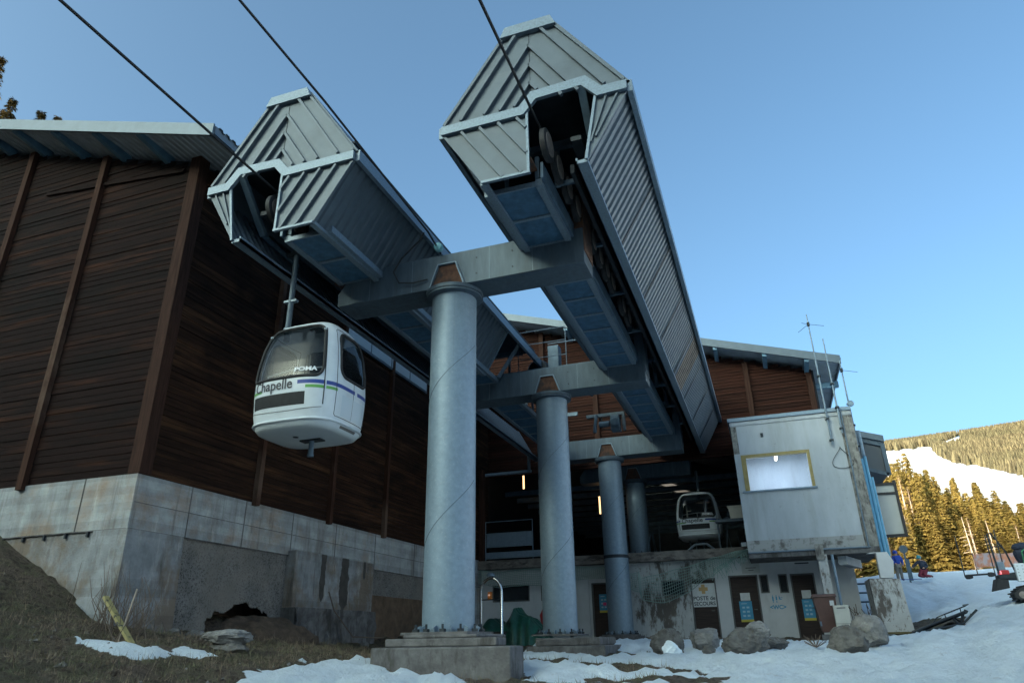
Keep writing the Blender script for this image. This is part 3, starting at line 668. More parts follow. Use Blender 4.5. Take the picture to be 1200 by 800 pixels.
for x0, x1, z0, z1, l in ((-1.25, -.88, 2.99, 3.28, 'white paper taped above the blue poster on the middle door'), (1.06, 1.4, 3.0, 3.3, 'curled white paper taped above the blue poster on the toilet door')):
    p = MB().box(x0, x1, YG + .068, YG + .073, z0, z1).build('paper_notice', M['paper'], None); tag(p, l, 'notice')
sg = empty('first_aid_sign', (-2.66, YG + .05, 2.8), 'white first aid sign reading POSTE de SECOURS on a brown door', 'sign')
MB().box(-3.14, -2.19, YG + .03, YG + .06, 2.8, 3.70).build('board', M['paper'], sg)
MB().box(-2.73, -2.59, YG + .02, YG + .028, 3.30, 3.66).box(-2.84, -2.73, YG + .02, YG + .028, 3.41, 3.55).box(-2.59, -2.48, YG + .02, YG + .028, 3.41, 3.55).build('cross', M['tan'], sg)
text_on('POSTE de', .21, -2.66, YG + .027, 3.06, 'lettering', M['ink'], sg, .004)
text_on('SECOURS', .20, -2.66, YG + .027, 2.86, 'lettering', M['ink'], sg, .004)
# toilet pictograms painted on the wall
pic = MB()
for i, x in enumerate((-.03, .10)):
    pic.lathe((x, YG - .006, 3.13), [(.022, 0), (.022, .004)], 12, 'y'); pic.box(x - .028, x + .028, YG - .006, YG - .002, 2.95 + .02 * i, 3.1); pic.box(x - .02, x - .004, YG - .006, YG - .002, 2.87, 2.95); pic.box(x + .004, x + .02, YG - .006, YG - .002, 2.87, 2.95)
pic.lathe((.21, YG - .006, 3.11), [(.02, 0), (.02, .004)], 12, 'y'); pic.bar((.21, YG - .004, 3.08), (.23, YG - .004, 2.98), .004, .05); pic.bar((.22, YG - .004, 3.0), (.3, YG - .004, 3.0), .004, .025); pic.bar((.26, YG - .004, 3.06), (.33, YG - .004, 3.06), .004, .02)
pic.build('toilet_pictogram', M['poster_blue'], st)
text_on('<WC>', .21, .12, YG - .002, 2.64, 'lettering', M['poster_blue'], st, .008)
# faded stencil over the doors
text_on('wc', .0001, 2.5, YG, 4.2, 'stencil', M['ink'], st) if False else None
MB().box(-1.05, -.35, YG - .005, YG - .001, 4.0, 4.45).build('pale_board', M['hoarding'], st)
MB().box(-.9, -.5, YG - .008, YG - .005, 4.2, 4.23).box(-.8, -.6, YG - .008, YG - .005, 4.11, 4.14).build('faded_print', M['frame_grey'], st)
MB().box(.98, 1.5, YG - .005, YG - .001, 4.28, 4.33).build('vent_slot', M['ink'], st)
# barrier up on the hall floor
br = empty('barrier', (-11, 30.9, 5.0), 'grey sheet metal barrier with tubular rail at the open edge of the hall floor', 'barrier')
MB().box(-12.1, -9.9, 30.88, 30.92, 5.6, 6.2).build('panel', M['galv'], br)
MB().tube([(-12.15, 30.9, 5.0), (-12.15, 30.9, 6.75), (-9.87, 30.9, 6.75), (-9.87, 30.9, 5.0)], .025).tube([(-12.15, 30.9, 6.22), (-9.87, 30.9, 6.22)], .02).build('rail', M['galv'], br)
MB().box(-12.15, -8.6, 30.85, 30.95, 5.1, 5.38).build('toe_board', M['galv'], br)
# lamps burning inside
for i, (x, y, z, h, l) in enumerate(((-12.1, 36.5, 9.35, .75, 'lit lamp tube hanging in the dark hall above the barrier'), (-7.9, 36.5, 7.7, .9, 'lit lamp tube low in the dark hall between two columns'))):
    e_ = empty('lamp', (x, y, z), l, 'lamp')
    MB().tube([(x, y, z), (x, y, z + h)], .05).build('glowing_tube', M['tube_warm'], e_); MB().tube([(x, y, z + h), (x, y, z + h + 1.6)], .015).box(x - .07, x + .07, y - .05, y + .05, z + h, z + h + .06).build('holder', M['steel_dark'], e_)
for x in (-7.95, -7.6): pass

# safety net hung under the slab edge
def netpt(u, v):     # u along, v down
    x = -12.3 + 11.6 * u
    droop = .55 + .12 * math.sin(u * 9) + (.55 if .56 < u < .84 else 0) * math.sin((u - .56) / .28 * math.pi)
    if u > .88: droop = .55 * (1 - (u - .88) / .12) + .05
    ztop = 4.58 - .10 * abs(math.sin(u * 17)) - (.35 * math.sin((u - .50) / .16 * math.pi) if .50 < u < .66 else 0)
    if u > .62: ztop = 4.55 - .62 * max(0, 1 - (u - .62) / .26) * (1 if u > .62 else 0) + (.35 * max(0, (u - .84) / .16))
    return Vector((x, 30.5 - .10 * math.sin(v * 3.1) - .05 * math.sin(u * 40 + v * 2), ztop - droop * v + .02 * math.sin(u * 61)))
m = MB(); NU, NV = 130, 9
for i in range(NU + 1): m.tube([netpt(i / NU, j / NV) for j in range(NV + 1)], .0095, 3, cap=False)
for j in range(NV + 1): m.tube([netpt(i / NU, j / NV) for i in range(NU + 1)], .0095 if 0 < j < NV else .016, 3, cap=False)
tag(m.build('safety_net', M['net']), 'pale green safety net sagging along the edge of the hall floor', 'net')
# torn bunched end of the net
m = MB()
for k in range(60):
    a = rnd.random(); p = Vector((-2.1 + 1.6 * a, 30.45 - rnd.random() * .1, 4.2 + .75 * a)); m.tube([p, p + Vector((rnd.uniform(-.15, .25), -.03, -rnd.uniform(.1, .5)))], .012, 3)
m.build('bunched_netting', M['net'], bpy.data.objects['safety_net'])

# ---------------------------------------------------------------- control cabin on the right
cb = empty('control_cabin', (1.5, 29, 4.6), 'grey rendered control cabin raised on posts with a yellow framed lit window', 'cabin')
X0, X1, Z0, Z1, YC = -.66, 3.88, 4.6, 9.72, 29.0
wx0, wx1, wz0, wz1 = -.42, 2.14, 6.9, 8.33
m = MB()
m.box(X0, wx0, YC, YC + .2, Z0, Z1); m.box(wx1, X1, YC, YC + .2, Z0, Z1); m.box(wx0, wx1, YC, YC + .2, Z0, wz0); m.box(wx0, wx1, YC, YC + .2, wz1, Z1)
m.build('front_wall', M['plaster'], cb)
m = MB(); m.box(X0, X0 + .2, YC + .2, 33, Z0, Z1); m.box(X1 - .2, X1, YC + .2, 33, Z0, Z1); m.box(X0 + .2, X1 - .2, 32.8, 33, Z0, Z1); m.build('side_wall', M['plaster'], cb)
MB().box(X0, X1, YC, 33, Z0 - .22, Z0 - .003).build('floor_slab', M['concrete_dark'], cb, bevel=.01)
MB().box(X0 + .2, X1 - .2, YC + .2, 32.8, Z0 + .01, wz0 - .6).build('inner_floor', M['white_wall'], cb)
MB().box(X0 + .21, X1 - .21, YC + .21, 32.79, Z1 - .7, Z1 - .6).build('ceiling', M['white_wall'], cb)
MB().box(X0 - .08, X1 + .02, YC - .10, 33.1, Z1, Z1 + .14).build('coping', M['galv'], cb)
MB().box(X0 - .02, X1, YC - .04, YC - .003, Z1 - .17, Z1 - .02).build('coping_band', M['plaster'], cb)
MB().box(3.42, X1 + .003, YC - .012, YC - .002, Z0, Z1 - .2).build('stained_corner', M['plaster_stain'], cb)
MB().box(X0 - .003, X0 + .22, YC - .012, YC - .002, 8.4, Z1 - .2).build('stained_corner', M['plaster_stain'], cb)
MB().box(X0, 3.4, YC - .010, YC - .002, Z0 + .02, Z0 + .42).build('stained_foot', mat('grimy_foot_of_wall', (.34, .34, .33), .9, scale=3, base2=(.13, .12, .11), mask=(.5, .64)), cb)
MB().tube([(X0, YC - .03, Z0 - .02), (X1 - .3, YC - .03, Z0 - .02)], .03).tube([(3.52, YC - .06, Z0), (3.52, YC - .06, Z1)], .028).build('conduit', M['galv_trim'], cb)
w_ = MB()
t = .11
w_.box(wx0, wx0 + t * 1.6, YC - .03, YC + .16, wz0, wz1).box(wx1 - t, wx1, YC - .03, YC + .16, wz0, wz1).box(wx0 + t * 1.6, wx1 - t, YC - .03, YC + .16, wz1 - t, wz1)
win = w_.build('window', M['yellow_frame'], cb)
MB().box(wx0 + .1, wx1 - .1, YC + .07, YC + .085, wz0, wz1 - .1).build('pane', M['glass_clear'], win)
MB().box(wx0 - .12, wx1 + .06, YC - .09, YC + .05, wz0 - .06, wz0 - .003).build('sill', M['galv'], win)
MB().tube([(.95, 30.3, 8.62), (.95, 31.6, 8.62)], .06).build('lamp_tube', M['tube_white'], cb)
cab_light = bpy.data.lights.new('ceiling_lamp', 'AREA'); cab_light.energy = 60; cab_light.size = 1.6; cab_light.color = (.62, .80, 1.0)
cl = bpy.data.objects.new('ceiling_lamp', cab_light); cl.location = (1.0, 30.9, 8.9); col.objects.link(cl); cl.parent = None
m = MB(); m.box(-.1, .3, 30.2, 30.5, 6.0, 7.15); m.build('monitor', M['white_paint'], cb)
m = MB(); pts = [Vector((3.25 + .28 * math.cos(a) - .15 * math.sin(2 * a), YC - .05, 7.9 + .42 * math.sin(a))) for a in np.linspace(0, 6.0, 26)]; m.tube(pts, .012, 5); m.build('looped_cable', M['rubber'], cb)
MB().box(.45, .55, YC - .06, YC, 9.0, 9.15).build('wall_stub', M['steel_dark'], cb)
# posts under the cabin
MB().box(1.74, 2.06, 28.85, 29.15, 1.3, 4.38).build('post', M['peeling'], cb, bevel=.01)
MB().box(1.70, 1.98, 28.78, 28.84, 4.2, 4.75).build('mossy_post_head', M['plaster_stain'], cb)
MB().tube([(2.22, 28.7, 1.3), (2.22, 28.7, 4.35)], .05).build('downpipe', M['galv'], cb)
MB().prism([(3.42, 28.97, 4.36), (3.71, 28.97, 4.35), (3.70, 28.97, 3.50), (4.13, 28.97, 3.50), (4.22, 28.97, 4.05), (4.07, 28.97, 4.378), (3.5, 28.97, 4.378)], (0, .36, 0)).build('arch_support', M['white_wall'], cb)
MB().hexa([(3.36, 29.0, 1.5), (4.42, 29.0, 1.5), (4.45, 30.6, 1.5), (3.36, 30.6, 1.5), (3.32, 29.0, 3.498), (4.30, 29.0, 3.46), (4.30, 30.6, 3.46), (3.32, 30.6, 3.498)]).build('peeling_pier', M['peeling'], cb)
MB().bar((2.6, 29.4, 4.2), (3.3, 31.5, 4.2), .3, .3).build('soffit_beam', M['plaster'], cb)
# pipe rail behind the post
m = MB()
for z in (2.9, 3.25, 3.6): m.tube([(2.3, 33.5, z), (4.6, 33.5, z)], .035)
m.box(2.75, 3.0, 33.4, 33.6, 2, 4.2)
tag(m.build('pipe_railing', M['steel_blue']), 'blue grey pipe railing seen through the gap under the control cabin', 'railing')

# blue ducts beside the cabin
m = empty('duct_bundle', (4.05, 29.6, 4.4), 'three sky blue vertical pipes at the right side of the control cabin', 'pipes')
for x, y, t in ((3.98, 29.55, 7.9), (4.11, 29.6, 8.0), (4.22, 29.72, 7.2)):
    MB().tube([(x, y, 4.3), (x, y, t)], .062, 16).build('pipe', M['mast_blue'], m, smooth=True)
MB().tube([(4.08, 29.5, 8.0), (4.08, 29.5, 9.0)], .06).build('upper_pipe', M['galv'], m)
# aerials
def aerial(x, y, z0, z1, label, dip=True):
    e_ = empty('antenna_mast', (x, y, z0), label, 'antenna', 'aerials on the control cabin')
    MB().tube([(x, y, z0), (x, y, z0 + (z1 - z0) * .55), (x, y, z1)], [.04, .032, .02]).build('mast', M['galv_trim'], e_)
    for z in (z0 + .15, z0 + 1.0, z0 + (z1 - z0) * .5): MB().box(x - .07, x + .07, y - .07, y + .12, z, z + .06).build('clamp', M['steel_dark'], e_)
    if dip:
        zt = z1 - .45; m_ = MB()
        for a in (0.2, 2.3, 4.2): m_.tube([(x, y, zt), (x + .6 * math.cos(a), y + .6 * math.sin(a), zt - .12)], .009, 5)
        m_.box(x - .05, x + .05, y - .05, y + .05, zt - .08, zt + .08); m_.build('radial', M['steel_dark'], e_)
    return e_
aerial(3.0, 28.88, 8.4, 13.95, 'tallest bare antenna mast with thin radials, left of the three on the cabin')
aerial(3.42, 28.8, 8.8, 12.75, 'middle antenna mast of the three with a thin whip top', False)
a3 = aerial(3.95, 29.5, 8.2, 12.0, 'dark antenna mast rising from the blue pipes with a small round box')
MB().lathe((4.0, 29.4, 10.1), [(.1, -.05), (.13, 0), (.1, .05)], 14, 'y').build('round_box', M['galv'], a3)
# framed board on the corner
bd = empty('framed_board', (4.75, 31, 5.1), 'pale blank board in a black frame beside the blue pipes', 'board')
MB().box(4.42, 5.10, 30.98, 31.02, 5.2, 6.72).box(4.42, 5.10, 30.98, 31.02, 6.8, 7.08).build('sheet', M['hoarding'], bd)
MB().box(4.32, 4.42, 30.92, 31.08, 4.2, 7.2).box(5.10, 5.2, 30.92, 31.08, 5.1, 7.25).box(4.42, 5.10, 30.92, 31.08, 5.1, 5.2).box(4.42, 5.10, 30.92, 31.08, 6.72, 6.8).box(4.42, 5.10, 30.92, 31.08, 7.08, 7.17).build('frame', M['black_frame'], bd)
# small rear roof / lean-to
ln = empty('lean_to', (4.6, 33, 7.8), 'grey lean-to with metal fascia sticking out behind the control cabin', 'lean-to')
MB().prism([(3.2, 32.0, 8.50), (5.2, 32.0, 7.72), (5.2, 32.0, 9.15), (3.2, 32.0, 9.85)], (0, 3.5, 0)).build('side_panel', mat('dark_grey_panel', (.09, .10, .11), .6), ln)
MB().hexa([(3.2, 31.8, 9.72), (5.28, 31.8, 9.02), (5.28, 35.7, 9.02), (3.2, 35.7, 9.72), (3.2, 31.8, 9.98), (5.28, 31.8, 9.28), (5.28, 35.7, 9.28), (3.2, 35.7, 9.98)]).build('roof', M['roof_metal'], ln)
MB().bar((5.2, 31.95, 7.66), (5.2, 31.95, 9.1), .16, .12, (0, 1, 0)).bar((3.6, 31.95, 8.28), (5.2, 31.95, 7.68), .12, .14).bar((3.6, 31.95, 9.5), (5.2, 31.95, 8.95), .1, .2).build('frame', M['beam'], ln)

# ---------------------------------------------------------------- steel columns
CX = -5.87
def column(x, y, zb, ped, label, beamx=(-8.7, -2.72), r=.5, beam=True, top=8.85, rise=True):
    e_ = empty('support_column', (x, y, zb), label, 'column', 'galvanised columns carrying the lift')
    sh = MB().lathe((x, y, 0), [(r, zb), (r, top)], 72).build('shaft', M['galv'], e_, smooth=True)
    s_ = MB()
    zz = zb + .8; k = 0
    for z_ in (zb + 1.25, zb + 4.2) if y < 30 else (zb + 1.2,):
        pts = [Vector((x + (r + .001) * math.cos(a), y + (r + .001) * math.sin(a), z_ + (a - math.pi) * r * 1.0)) for a in np.linspace(math.pi, 2 * math.pi, 30)]
        s_.tube(pts, .007, 5)
    s_.build('weld_seam', M['beam'], sh)
    MB().lathe((x, y, 0), [(r + .01, top - .10), (r + .13, top - .08), (r + .13, top - .03)], 48).lathe((x, y, 0), [(r + .15, top - .025), (r + .15, top + .06)], 48).build('head_flange', M['beam'], e_, smooth=True)
    MB().lathe((x, y, 0), [(r + .012, zb), (r + .012, zb + .04)], 48).build('foot_collar', M['galv_trim'], e_)
    MB().box(x - .66, x + .66, y - .66, y + .66, zb - .05, zb - .003).build('base_plate', M['concrete_dark'] if ped else M['steel_dark'], e_)
    for k in range(12):
        a = k * math.pi / 6 + .26
        bx, by = x + (r + .13) * math.cos(a), y + (r + .13) * math.sin(a)
        MB().box(bx - .045, bx + .045, by - .045, by + .045, zb, zb + .05).lathe((bx, by, 0), [(.022, zb + .05), (.022, zb + .13)], 8).build('anchor_bolt', M['steel_dark'], e_)
        if k < 6 or True:
            MB().bar((x + (r + .003) * math.cos(a + .26), y + (r + .003) * math.sin(a + .26), zb + .07), (x + (r + .12) * math.cos(a + .26), y + (r + .12) * math.sin(a + .26), zb + .02), .02, .10).build('gusset', M['galv'], e_)
    if beam:
        bz0, bz1, by0, by1 = top + .08, top + .92, y - .40, y + .40
        bm_ = MB().box(beamx[0] + .35, beamx[1], by0, by1, bz0, bz1).build('crossbeam', M['beam'], e_, bevel=.012)
        MB().hexa([(beamx[0], by0, bz0), (beamx[0] + .349, by0, bz0), (beamx[0] + .349, by1, bz0), (beamx[0], by1, bz0), (beamx[0] - .02, by0, bz0 + .3), (beamx[0] + .349, by0, bz1), (beamx[0] + .349, by1, bz1), (beamx[0] - .02, by1, bz0 + .3)]).build('beam_end', M['beam'], bm_)
        for dx in (-2.0, -.9, 1.0, 2.0): MB().box(x + dx, x + dx + .008, by0 - .004, by0 - .001, bz0 + .02, bz1 - .02).build('weld_seam', M['galv'], bm_)
        for dx in (.7, 1.55): 
            for dz in (.2, .6): MB().lathe((x + dx, by0 - .012, bz0 + dz), [(.02, 0), (.02, .012)], 8, 'y').build('bolt', M['steel_dark'], bm_)
        MB().prism([(x - .38, by0 - .03, top + .07), (x + .38, by0 - .03, top + .07), (x + .22, by0 - .03, top + .62), (x - .20, by0 - .03, top + .62)], (0, .025, 0)).build('saddle_plate', M['rust'], e_)
        MB().bar((x - .40, by0 - .05, top + .07), (x - .21, by0 - .05, top + .63), .03, .09, (0, 1, 0)).bar((x - .21, by0 - .05, top + .63), (x + .22, by0 - .05, top + .63), .09, .03).bar((x + .22, by0 - .05, top + .63), (x + .42, by0 - .05, top + .07), .03, .09, (0, 1, 0)).build('saddle_rim', M['galv'], e_)
        if rise:
            for xa, xb in ((-2.98, -2.70), (-8.86, -8.60)):
                MB().box(xa, xb, by0 + .02, by1 - .02, bz1 - (.55 if xa > -5 else .2), bz1 + 1.0).build('hanger_bracket', M['rust'] if y < 15 else M['beam'], e_)
    return e_
c1 = column(CX, 13.0, 1.80, 1, 'nearest and widest steel column, standing on a stepped concrete block')
c2 = column(CX, 20.76, 1.80, 1, 'second steel column from the camera, just right of the green tarpaulin')
c3 = column(CX - .05, 29.85, 1.83, 1, 'third steel column with a dark band, in front of the first aid rooms')
c4 = column(CX + .15, 34.9, 5.36, 0, 'rearmost steel column standing on the hall floor behind the third', beamx=(-8.4, -2.9), r=.48, rise=False)
MB().lathe((CX - .05, 29.85, 0), [(.506, 4.72), (.512, 4.74), (.512, 4.83), (.506, 4.85)], 48).build('dark_band', M['steel_dark'], c3)
def block(parent, *b_):
    o = MB().box(*b_).build('concrete_block', M['concrete_dark'], parent, bevel=.035)
    return o
m = MB(); m.prism([(-6.78, 11.75, .3), (-6.60, 11.5, .3), (-4.1, 11.5, .3), (-4.15, 12.3, .3), (-4.9, 13.9, .3), (-6.78, 13.9, .3)], (0, 0, 1.25)); m.build('concrete_block', M['concrete_dark'], c1, bevel=.03)
MB().prism([(-6.76, 12.2, 1.555), (-4.6, 12.2, 1.555), (-5.0, 13.8, 1.555), (-6.76, 13.8, 1.555)], (0, 0, .135)).build('concrete_block', M['concrete_dark'], c1, bevel=.02); block(c1, -6.45, -5.0, 12.28, 13.8, 1.69, 1.752)
block(c2, -6.5, -4.32, 19.5, 22, .6, 1.5); block(c2, -6.3, -4.5, 19.7, 21.8, 1.5, 1.70); block(c2, -6.6, -6.52, 19.9, 21, .6, 1.42)
block(c3, -6.9, -4.9, 29.1, 30.58, .9, 1.62); block(c3, -6.7, -5.1, 29.2, 30.5, 1.62, 1.78)

# ---------------------------------------------------------------- canopies over the cable on both sides
ZC, ZW, ZL = 13.0, 10.96, 9.45
STAIN = (22.0, 23.5)
def canopy(cx, s, yroof, yout, yin, label):
    e_ = empty('cable_canopy', (cx, 10, ZL), label, 'canopy')
    F = 10.0
    def P(u, y, z): return (cx + s * u, y, z)
    def fix(mb):      # keep outward faces consistent when mirrored
        if s < 0: mb.f = [f[::-1] for f in mb.f]
        return mb
    # roof
    rf = MB()
    for q in (-1, 1):
        rf.hexa([P(q * .52, F + .02, ZC - .03), P(q * 1.86, F + .02, ZW - .03), P(q * 1.86, yroof, ZW - .03), P(q * .52, yroof, ZC - .03), P(q * .52, F + .02, ZC + .03), P(q * 1.9, F + .02, ZW + .03), P(q * 1.9, yroof, ZW + .03), P(q * .52, yroof, ZC + .03)])
    rf.box(min(P(-.5, 0, 0)[0], P(.5, 0, 0)[0]), max(P(-.5, 0, 0)[0], P(.5, 0, 0)[0]), F + .02, yroof, ZC - .03, ZC + .03)
    ro = rf.build('roof', M['clad'], e_)
    def hb(u0, u1, y0, y1, z0, z1, mb=None):
        mb = mb or MB(); a, b_ = sorted((cx + s * u0, cx + s * u1)); return mb.box(a, b_, y0, y1, z0, z1)
    hb(1.83, 1.93, F + .02, yroof, ZW - .20, ZW + .06).build('edge_trim', M['galv_trim'], ro)
    hb(-1.93, -1.83, F + .02, max(yroof, yin), ZW - .20, ZW + .06).build('edge_trim', M['galv_trim'], ro)
    # lower side walls, ribbed
    n_out = int((yout - F) / .235)
    def side(q, y1, seg=None):
        n_ = int((y1 - F) / .235); mb = MB()
        A, B, C, D = P(q * .98, F, ZL), P(q * .98, y1, ZL), P(q * 1.83, y1, ZW - .06), P(q * 1.83, F, ZW - .06)
        if q * s > 0: mb.ribbed(B, A, D, C, n_, .045)
        else: mb.ribbed(A, B, C, D, n_, .045)
        return mb
    so = side(1, yout).build('outer_side_panel', M['clad'], e_)
    if s > 0:
        so.data.materials.append(M['clad_rust'])
        for pl_ in so.data.polygons:
            if STAIN[0] - 10 < pl_.center.y < STAIN[1] - 10: pl_.material_index = 1
    nrm_ = Vector((s * 1.51, 0, -.85)).normalized()
    for y in np.arange(13.1, yout - 1, 2.82): MB().bar(Vector(P(1.0, y, ZL + .05)) + nrm_ * .03, Vector(P(1.80, y, ZW - .15)) + nrm_ * .03, .012, .05, (0, 1, 0)).build('sheet_lap', M['steel_dark'], so)
    si = side(-1, yin).build('inner_side_panel', M['clad'], e_)
    hb(.80, 1.02, F, yout, ZL - .04, ZL + .03).build('bottom_flange', M['galv_trim'], so)
    hb(.80, .83, F, yout, ZL - .04, ZL + .08).build('bottom_upstand', M['galv'], so)
    hb(-1.03, -.90, F, yin, ZL - .04, ZL + .03).build('bottom_flange', M['galv_trim'], si)
    # end frame closing the outer panel
    MB().bar(P(1.0, yout, ZL), P(1.85, yout, ZW), .06, .08).build('end_trim', M['galv_trim'], so); MB().bar(P(-1.0, yin, ZL), P(-1.85, yin, ZW), .06, .08).build('end_trim', M['galv_trim'], si)
    # front gable
    th = (0, .04, 0)
    front = MB().prism([P(-.5, F, ZC - .08), P(-1.82, F, ZW), P(-.15, F, ZW), P(.10, F, 11.25), P(1.07, F, 11.32), P(1.32, F, ZW), P(1.82, F, ZW), P(.5, F, ZC - .08)], th)
    fp = front.build('front_gable', M['clad'], e_)
    rb = MB(); sl = Vector((1.32, 0, -2.04)).normalized()
    for q in (-1, 1):
        for u0, z0 in ((.17, 12.98), (0, 12.48), (0, 11.98), (0, 11.52)):
            a = Vector((q * u0, 0, z0)); t = (z0 - 11.02) / 2.04 * 1.0; b_ = Vector((q * (u0 + 1.32 * t), 0, 11.02))
            if -.1 < b_.x < 1.2 and z0 < 11.6: b_ = a.lerp(b_, .45)
            rb.bar(P(a.x, F - .04, a.z), P(b_.x, F - .04, b_.z), .06, .08, (0, 1, 0))
        rb.bar(P(q * .5, F - .03, ZC - .08), P(q * 1.80, F - .03, ZW + .05), .06, .05, (0, 1, 0))
    rb.build('standing_seams', M['clad'], fp)
    MB().bar(P(0, F - .006, 12.9), P(0, F - .006, 11.35), .012, .006, (0, 1, 0)).build('mitre_joint', M['steel_dark'], fp)
    # lower front panels
    lp = MB().prism([P(-1.82, F, ZW - .2), P(-.98, F, ZL), P(-.08, F, ZL), P(-.08, F, ZW - .2)], th).build('front_lower_panel', M['clad'], e_)
    rb = MB()
    for k in range(1, 5):
        u0 = -1.80 + k * .38; a = Vector((u0, 0, ZW - .22)); b_ = Vector((u0 + .84 * 1.0, 0, ZL + .02))
        if b_.x > -.1: f_ = (-.1 - a.x) / (b_.x - a.x); b_ = a.lerp(b_, f_)
        rb.bar(P(a.x, F - .035, a.z), P(b_.x, F - .035, b_.z), .055, .07, (0, 1, 0))
    rb.bar(P(-1.80, F - .02, ZW - .2), P(-.97, F - .02, ZL), .05, .03, (0, 1, 0))
    rb.build('standing_seams', M['clad'], lp)
    MB().bar(P(-1.0, F - .025, ZL + .0), P(-.05, F - .025, ZL + .0), .07, .05).bar(P(-.08, F - .025, ZL), P(-.08, F - .025, ZW - .12), .05, .05, (0, 1, 0)).build('edge_trim', M['galv_trim'], lp)
    op = MB().prism([P(1.25, F, ZW - .2), P(1.02, F, ZL), P(1.82, F, ZW - .2)], th).build('front_lower_panel', M['clad'], e_)
    MB().bar(P(1.25, F - .025, ZW - .15), P(1.0, F - .025, ZL), .05, .05, (0, 1, 0)).build('edge_trim', M['galv_trim'], op)
    MB().bar(P(1.45, F - .025, ZW - .2), P(1.10, F - .025, ZL + .35), .035, .04, (0, 1, 0)).bar(P(1.66, F - .025, ZW - .2), P(1.2, F - .025, ZL + .45), .035, .04, (0, 1, 0)).build('standing_seams', M['clad'], op)
    # bright trim across the front, stepping up over the opening
    path = [(-1.84, 10.86), (-.18, 10.86), (.07, 11.16), (1.05, 11.20), (1.33, 10.86), (1.84, 10.86)]
    tr = MB()
    wv = .10
    nr = []
    for i, p in enumerate(path):
        a = Vector(path[max(i - 1, 0)]); c = Vector(path[min(i + 1, len(path) - 1)]); b_ = Vector(p)
        d1 = (b_ - a).normalized() if i else (c - b_).normalized(); d2 = (c - b_).normalized() if i < len(path) - 1 else d1
        n1 = Vector((-d1.y, d1.x)); n2 = Vector((-d2.y, d2.x)); n_ = (n1 + n2); n_ = n_ / max(.3, n_.dot(n1)); nr.append(n_ * wv)
    for i in range(len(path) - 1):
        a, b_ = Vector(path[i]), Vector(path[i + 1]); na, nb = nr[i], nr[i + 1]
        q = [a - na, b_ - nb, b_ + nb, a + na]
        tr.prism([P(v.x, F - .085, v.y) for v in q], (0, .083, 0))
    tr.build('front_trim', M['galv_trim'], e_)
    MB().hexa([P(-.58, F - .10, ZC - .17), P(.58, F - .10, ZC - .17), P(.58, F + .08, ZC - .17), P(-.58, F + .08, ZC - .17), P(-.48, F - .10, ZC + .07), P(.48, F - .10, ZC + .07), P(.48, F + .08, ZC + .07), P(-.48, F + .08, ZC + .07)]).build('ridge_cap', M['galv_trim'], e_)
    # walkway tray hung under the inner half
    ends = [(10.45, 12.57), (13.42, 20.33), (21.19, 28.9), (30.3, 32.3)]
    fr = MB(); pn = []
    for a, b_ in ends:
        for u0, u1 in ((-1.13, -1.0), (-.10, .03)): hb(u0, u1, a, b_, ZL + .02, ZL + .17, fr)
        k = max(1, round((b_ - a) / 1.06)); st_ = (b_ - a) / k
        for i in range(k + 1): hb(-1.0, -.10, a + i * st_ - (.04 if i else 0), a + i * st_ + (.04 if i < k else 0), ZL + .03, ZL + .13, fr)
        for i in range(k): pn.append((a + i * st_ + .045, a + (i + 1) * st_ - .045))
    tf = fr.build('tray_frame', M['galv_trim'], e_)
    for a, b_ in pn:
        hb(-.995, -.105, a, b_, ZL + .06, ZL + .08).build('tray_panel', M['tray_blue'], e_)
    hb(-.95, -.05, F + .05, 10.44, ZL + .35, ZL + .4).build('blanking_plate', M['rust'], e_)
    # machinery: box girder, sheaves, rail, frames
    gi = hb(.035, .09, 10.35, 32.3, ZL + .12, ZL + .46).build('box_girder', M['steel_blue'], e_)
    hb(.46, .54, 11.0, 32.3, ZL + .55, ZL + .75).build('guide_rail', M['steel_dark'], e_)
    hb(.62, .82, 10.5, 32.3, ZL + .9, ZL + 1.0).build('upper_rail', M['steel_dark'], e_)
    for y in np.arange(11.4, 32, 2.6):
        MB().bar(P(-1.5, y, ZW + .1), P(1.5, y, ZW + .1), .12, .16).bar(P(.1, y, ZL + .6), P(.1, y, ZW + .1), .08, .12).bar(P(.1, y, ZL + .65), P(.5, y, ZL + .65), .08, .08).bar(P(-1.0, y, ZL + .15), P(-1.0, y, ZW + .1), .07, .07).build('frame', M['steel_blue'], e_)
    for i, y in enumerate((10.28, 11.0, 11.72, 12.44, 13.9, 14.62, 15.34, 16.06, 17.5, 18.3)):
        w = MB().lathe(P(.20, y, 10.20), [(.17, -.06), (.30, -.06), (.33, -.045), (.33, .045), (.30, .06), (.17, .06)], 32, 'x').build('sheave', M['rubber'], e_, smooth=True)
        MB().lathe(P(.20, y, 10.20), [(.05, -.085), (.24, -.075), (.24, .075), (.05, .085)], 24, 'x').build('rim', M['rim'], w, smooth=True)
    MB().bar(P(1.0, F - .04, 11.1), P(1.0, 10.9, 10.1), .14, .1).bar(P(1.0, 10.9, 10.1), P(1.0, 12.2, 10.0), .08, .08).build('strut', M['steel_blue'], e_)
    MB().bar(P(-.06, 10.5, ZL + .2), P(-.06, 10.5, ZL + .7), .08, .08).build('front_post', M['steel_blue'], e_)
    t_ = MB()
    for y in np.arange(13.6, 31, .42): t_.lathe(P(.36, y, ZL + 1.05), [(.05, -.05), (.17, -.05), (.17, .05), (.05, .05)], 14, 'x')
    t_.build('drive_tyres', M['rubber'], e_)
    # added dark sheet keeping daylight out above the machinery
    hb(-1.6, 1.6, F + .3, yroof, ZW + .55, ZW + .6).build('daylight_baffle', M['steel_dark'], e_)
    return e_
cr = canopy(-3.0, 1, 33.0, 33.0, 32.2, 'big right canopy of ribbed grey metal, long ribbed side running back to the hall')
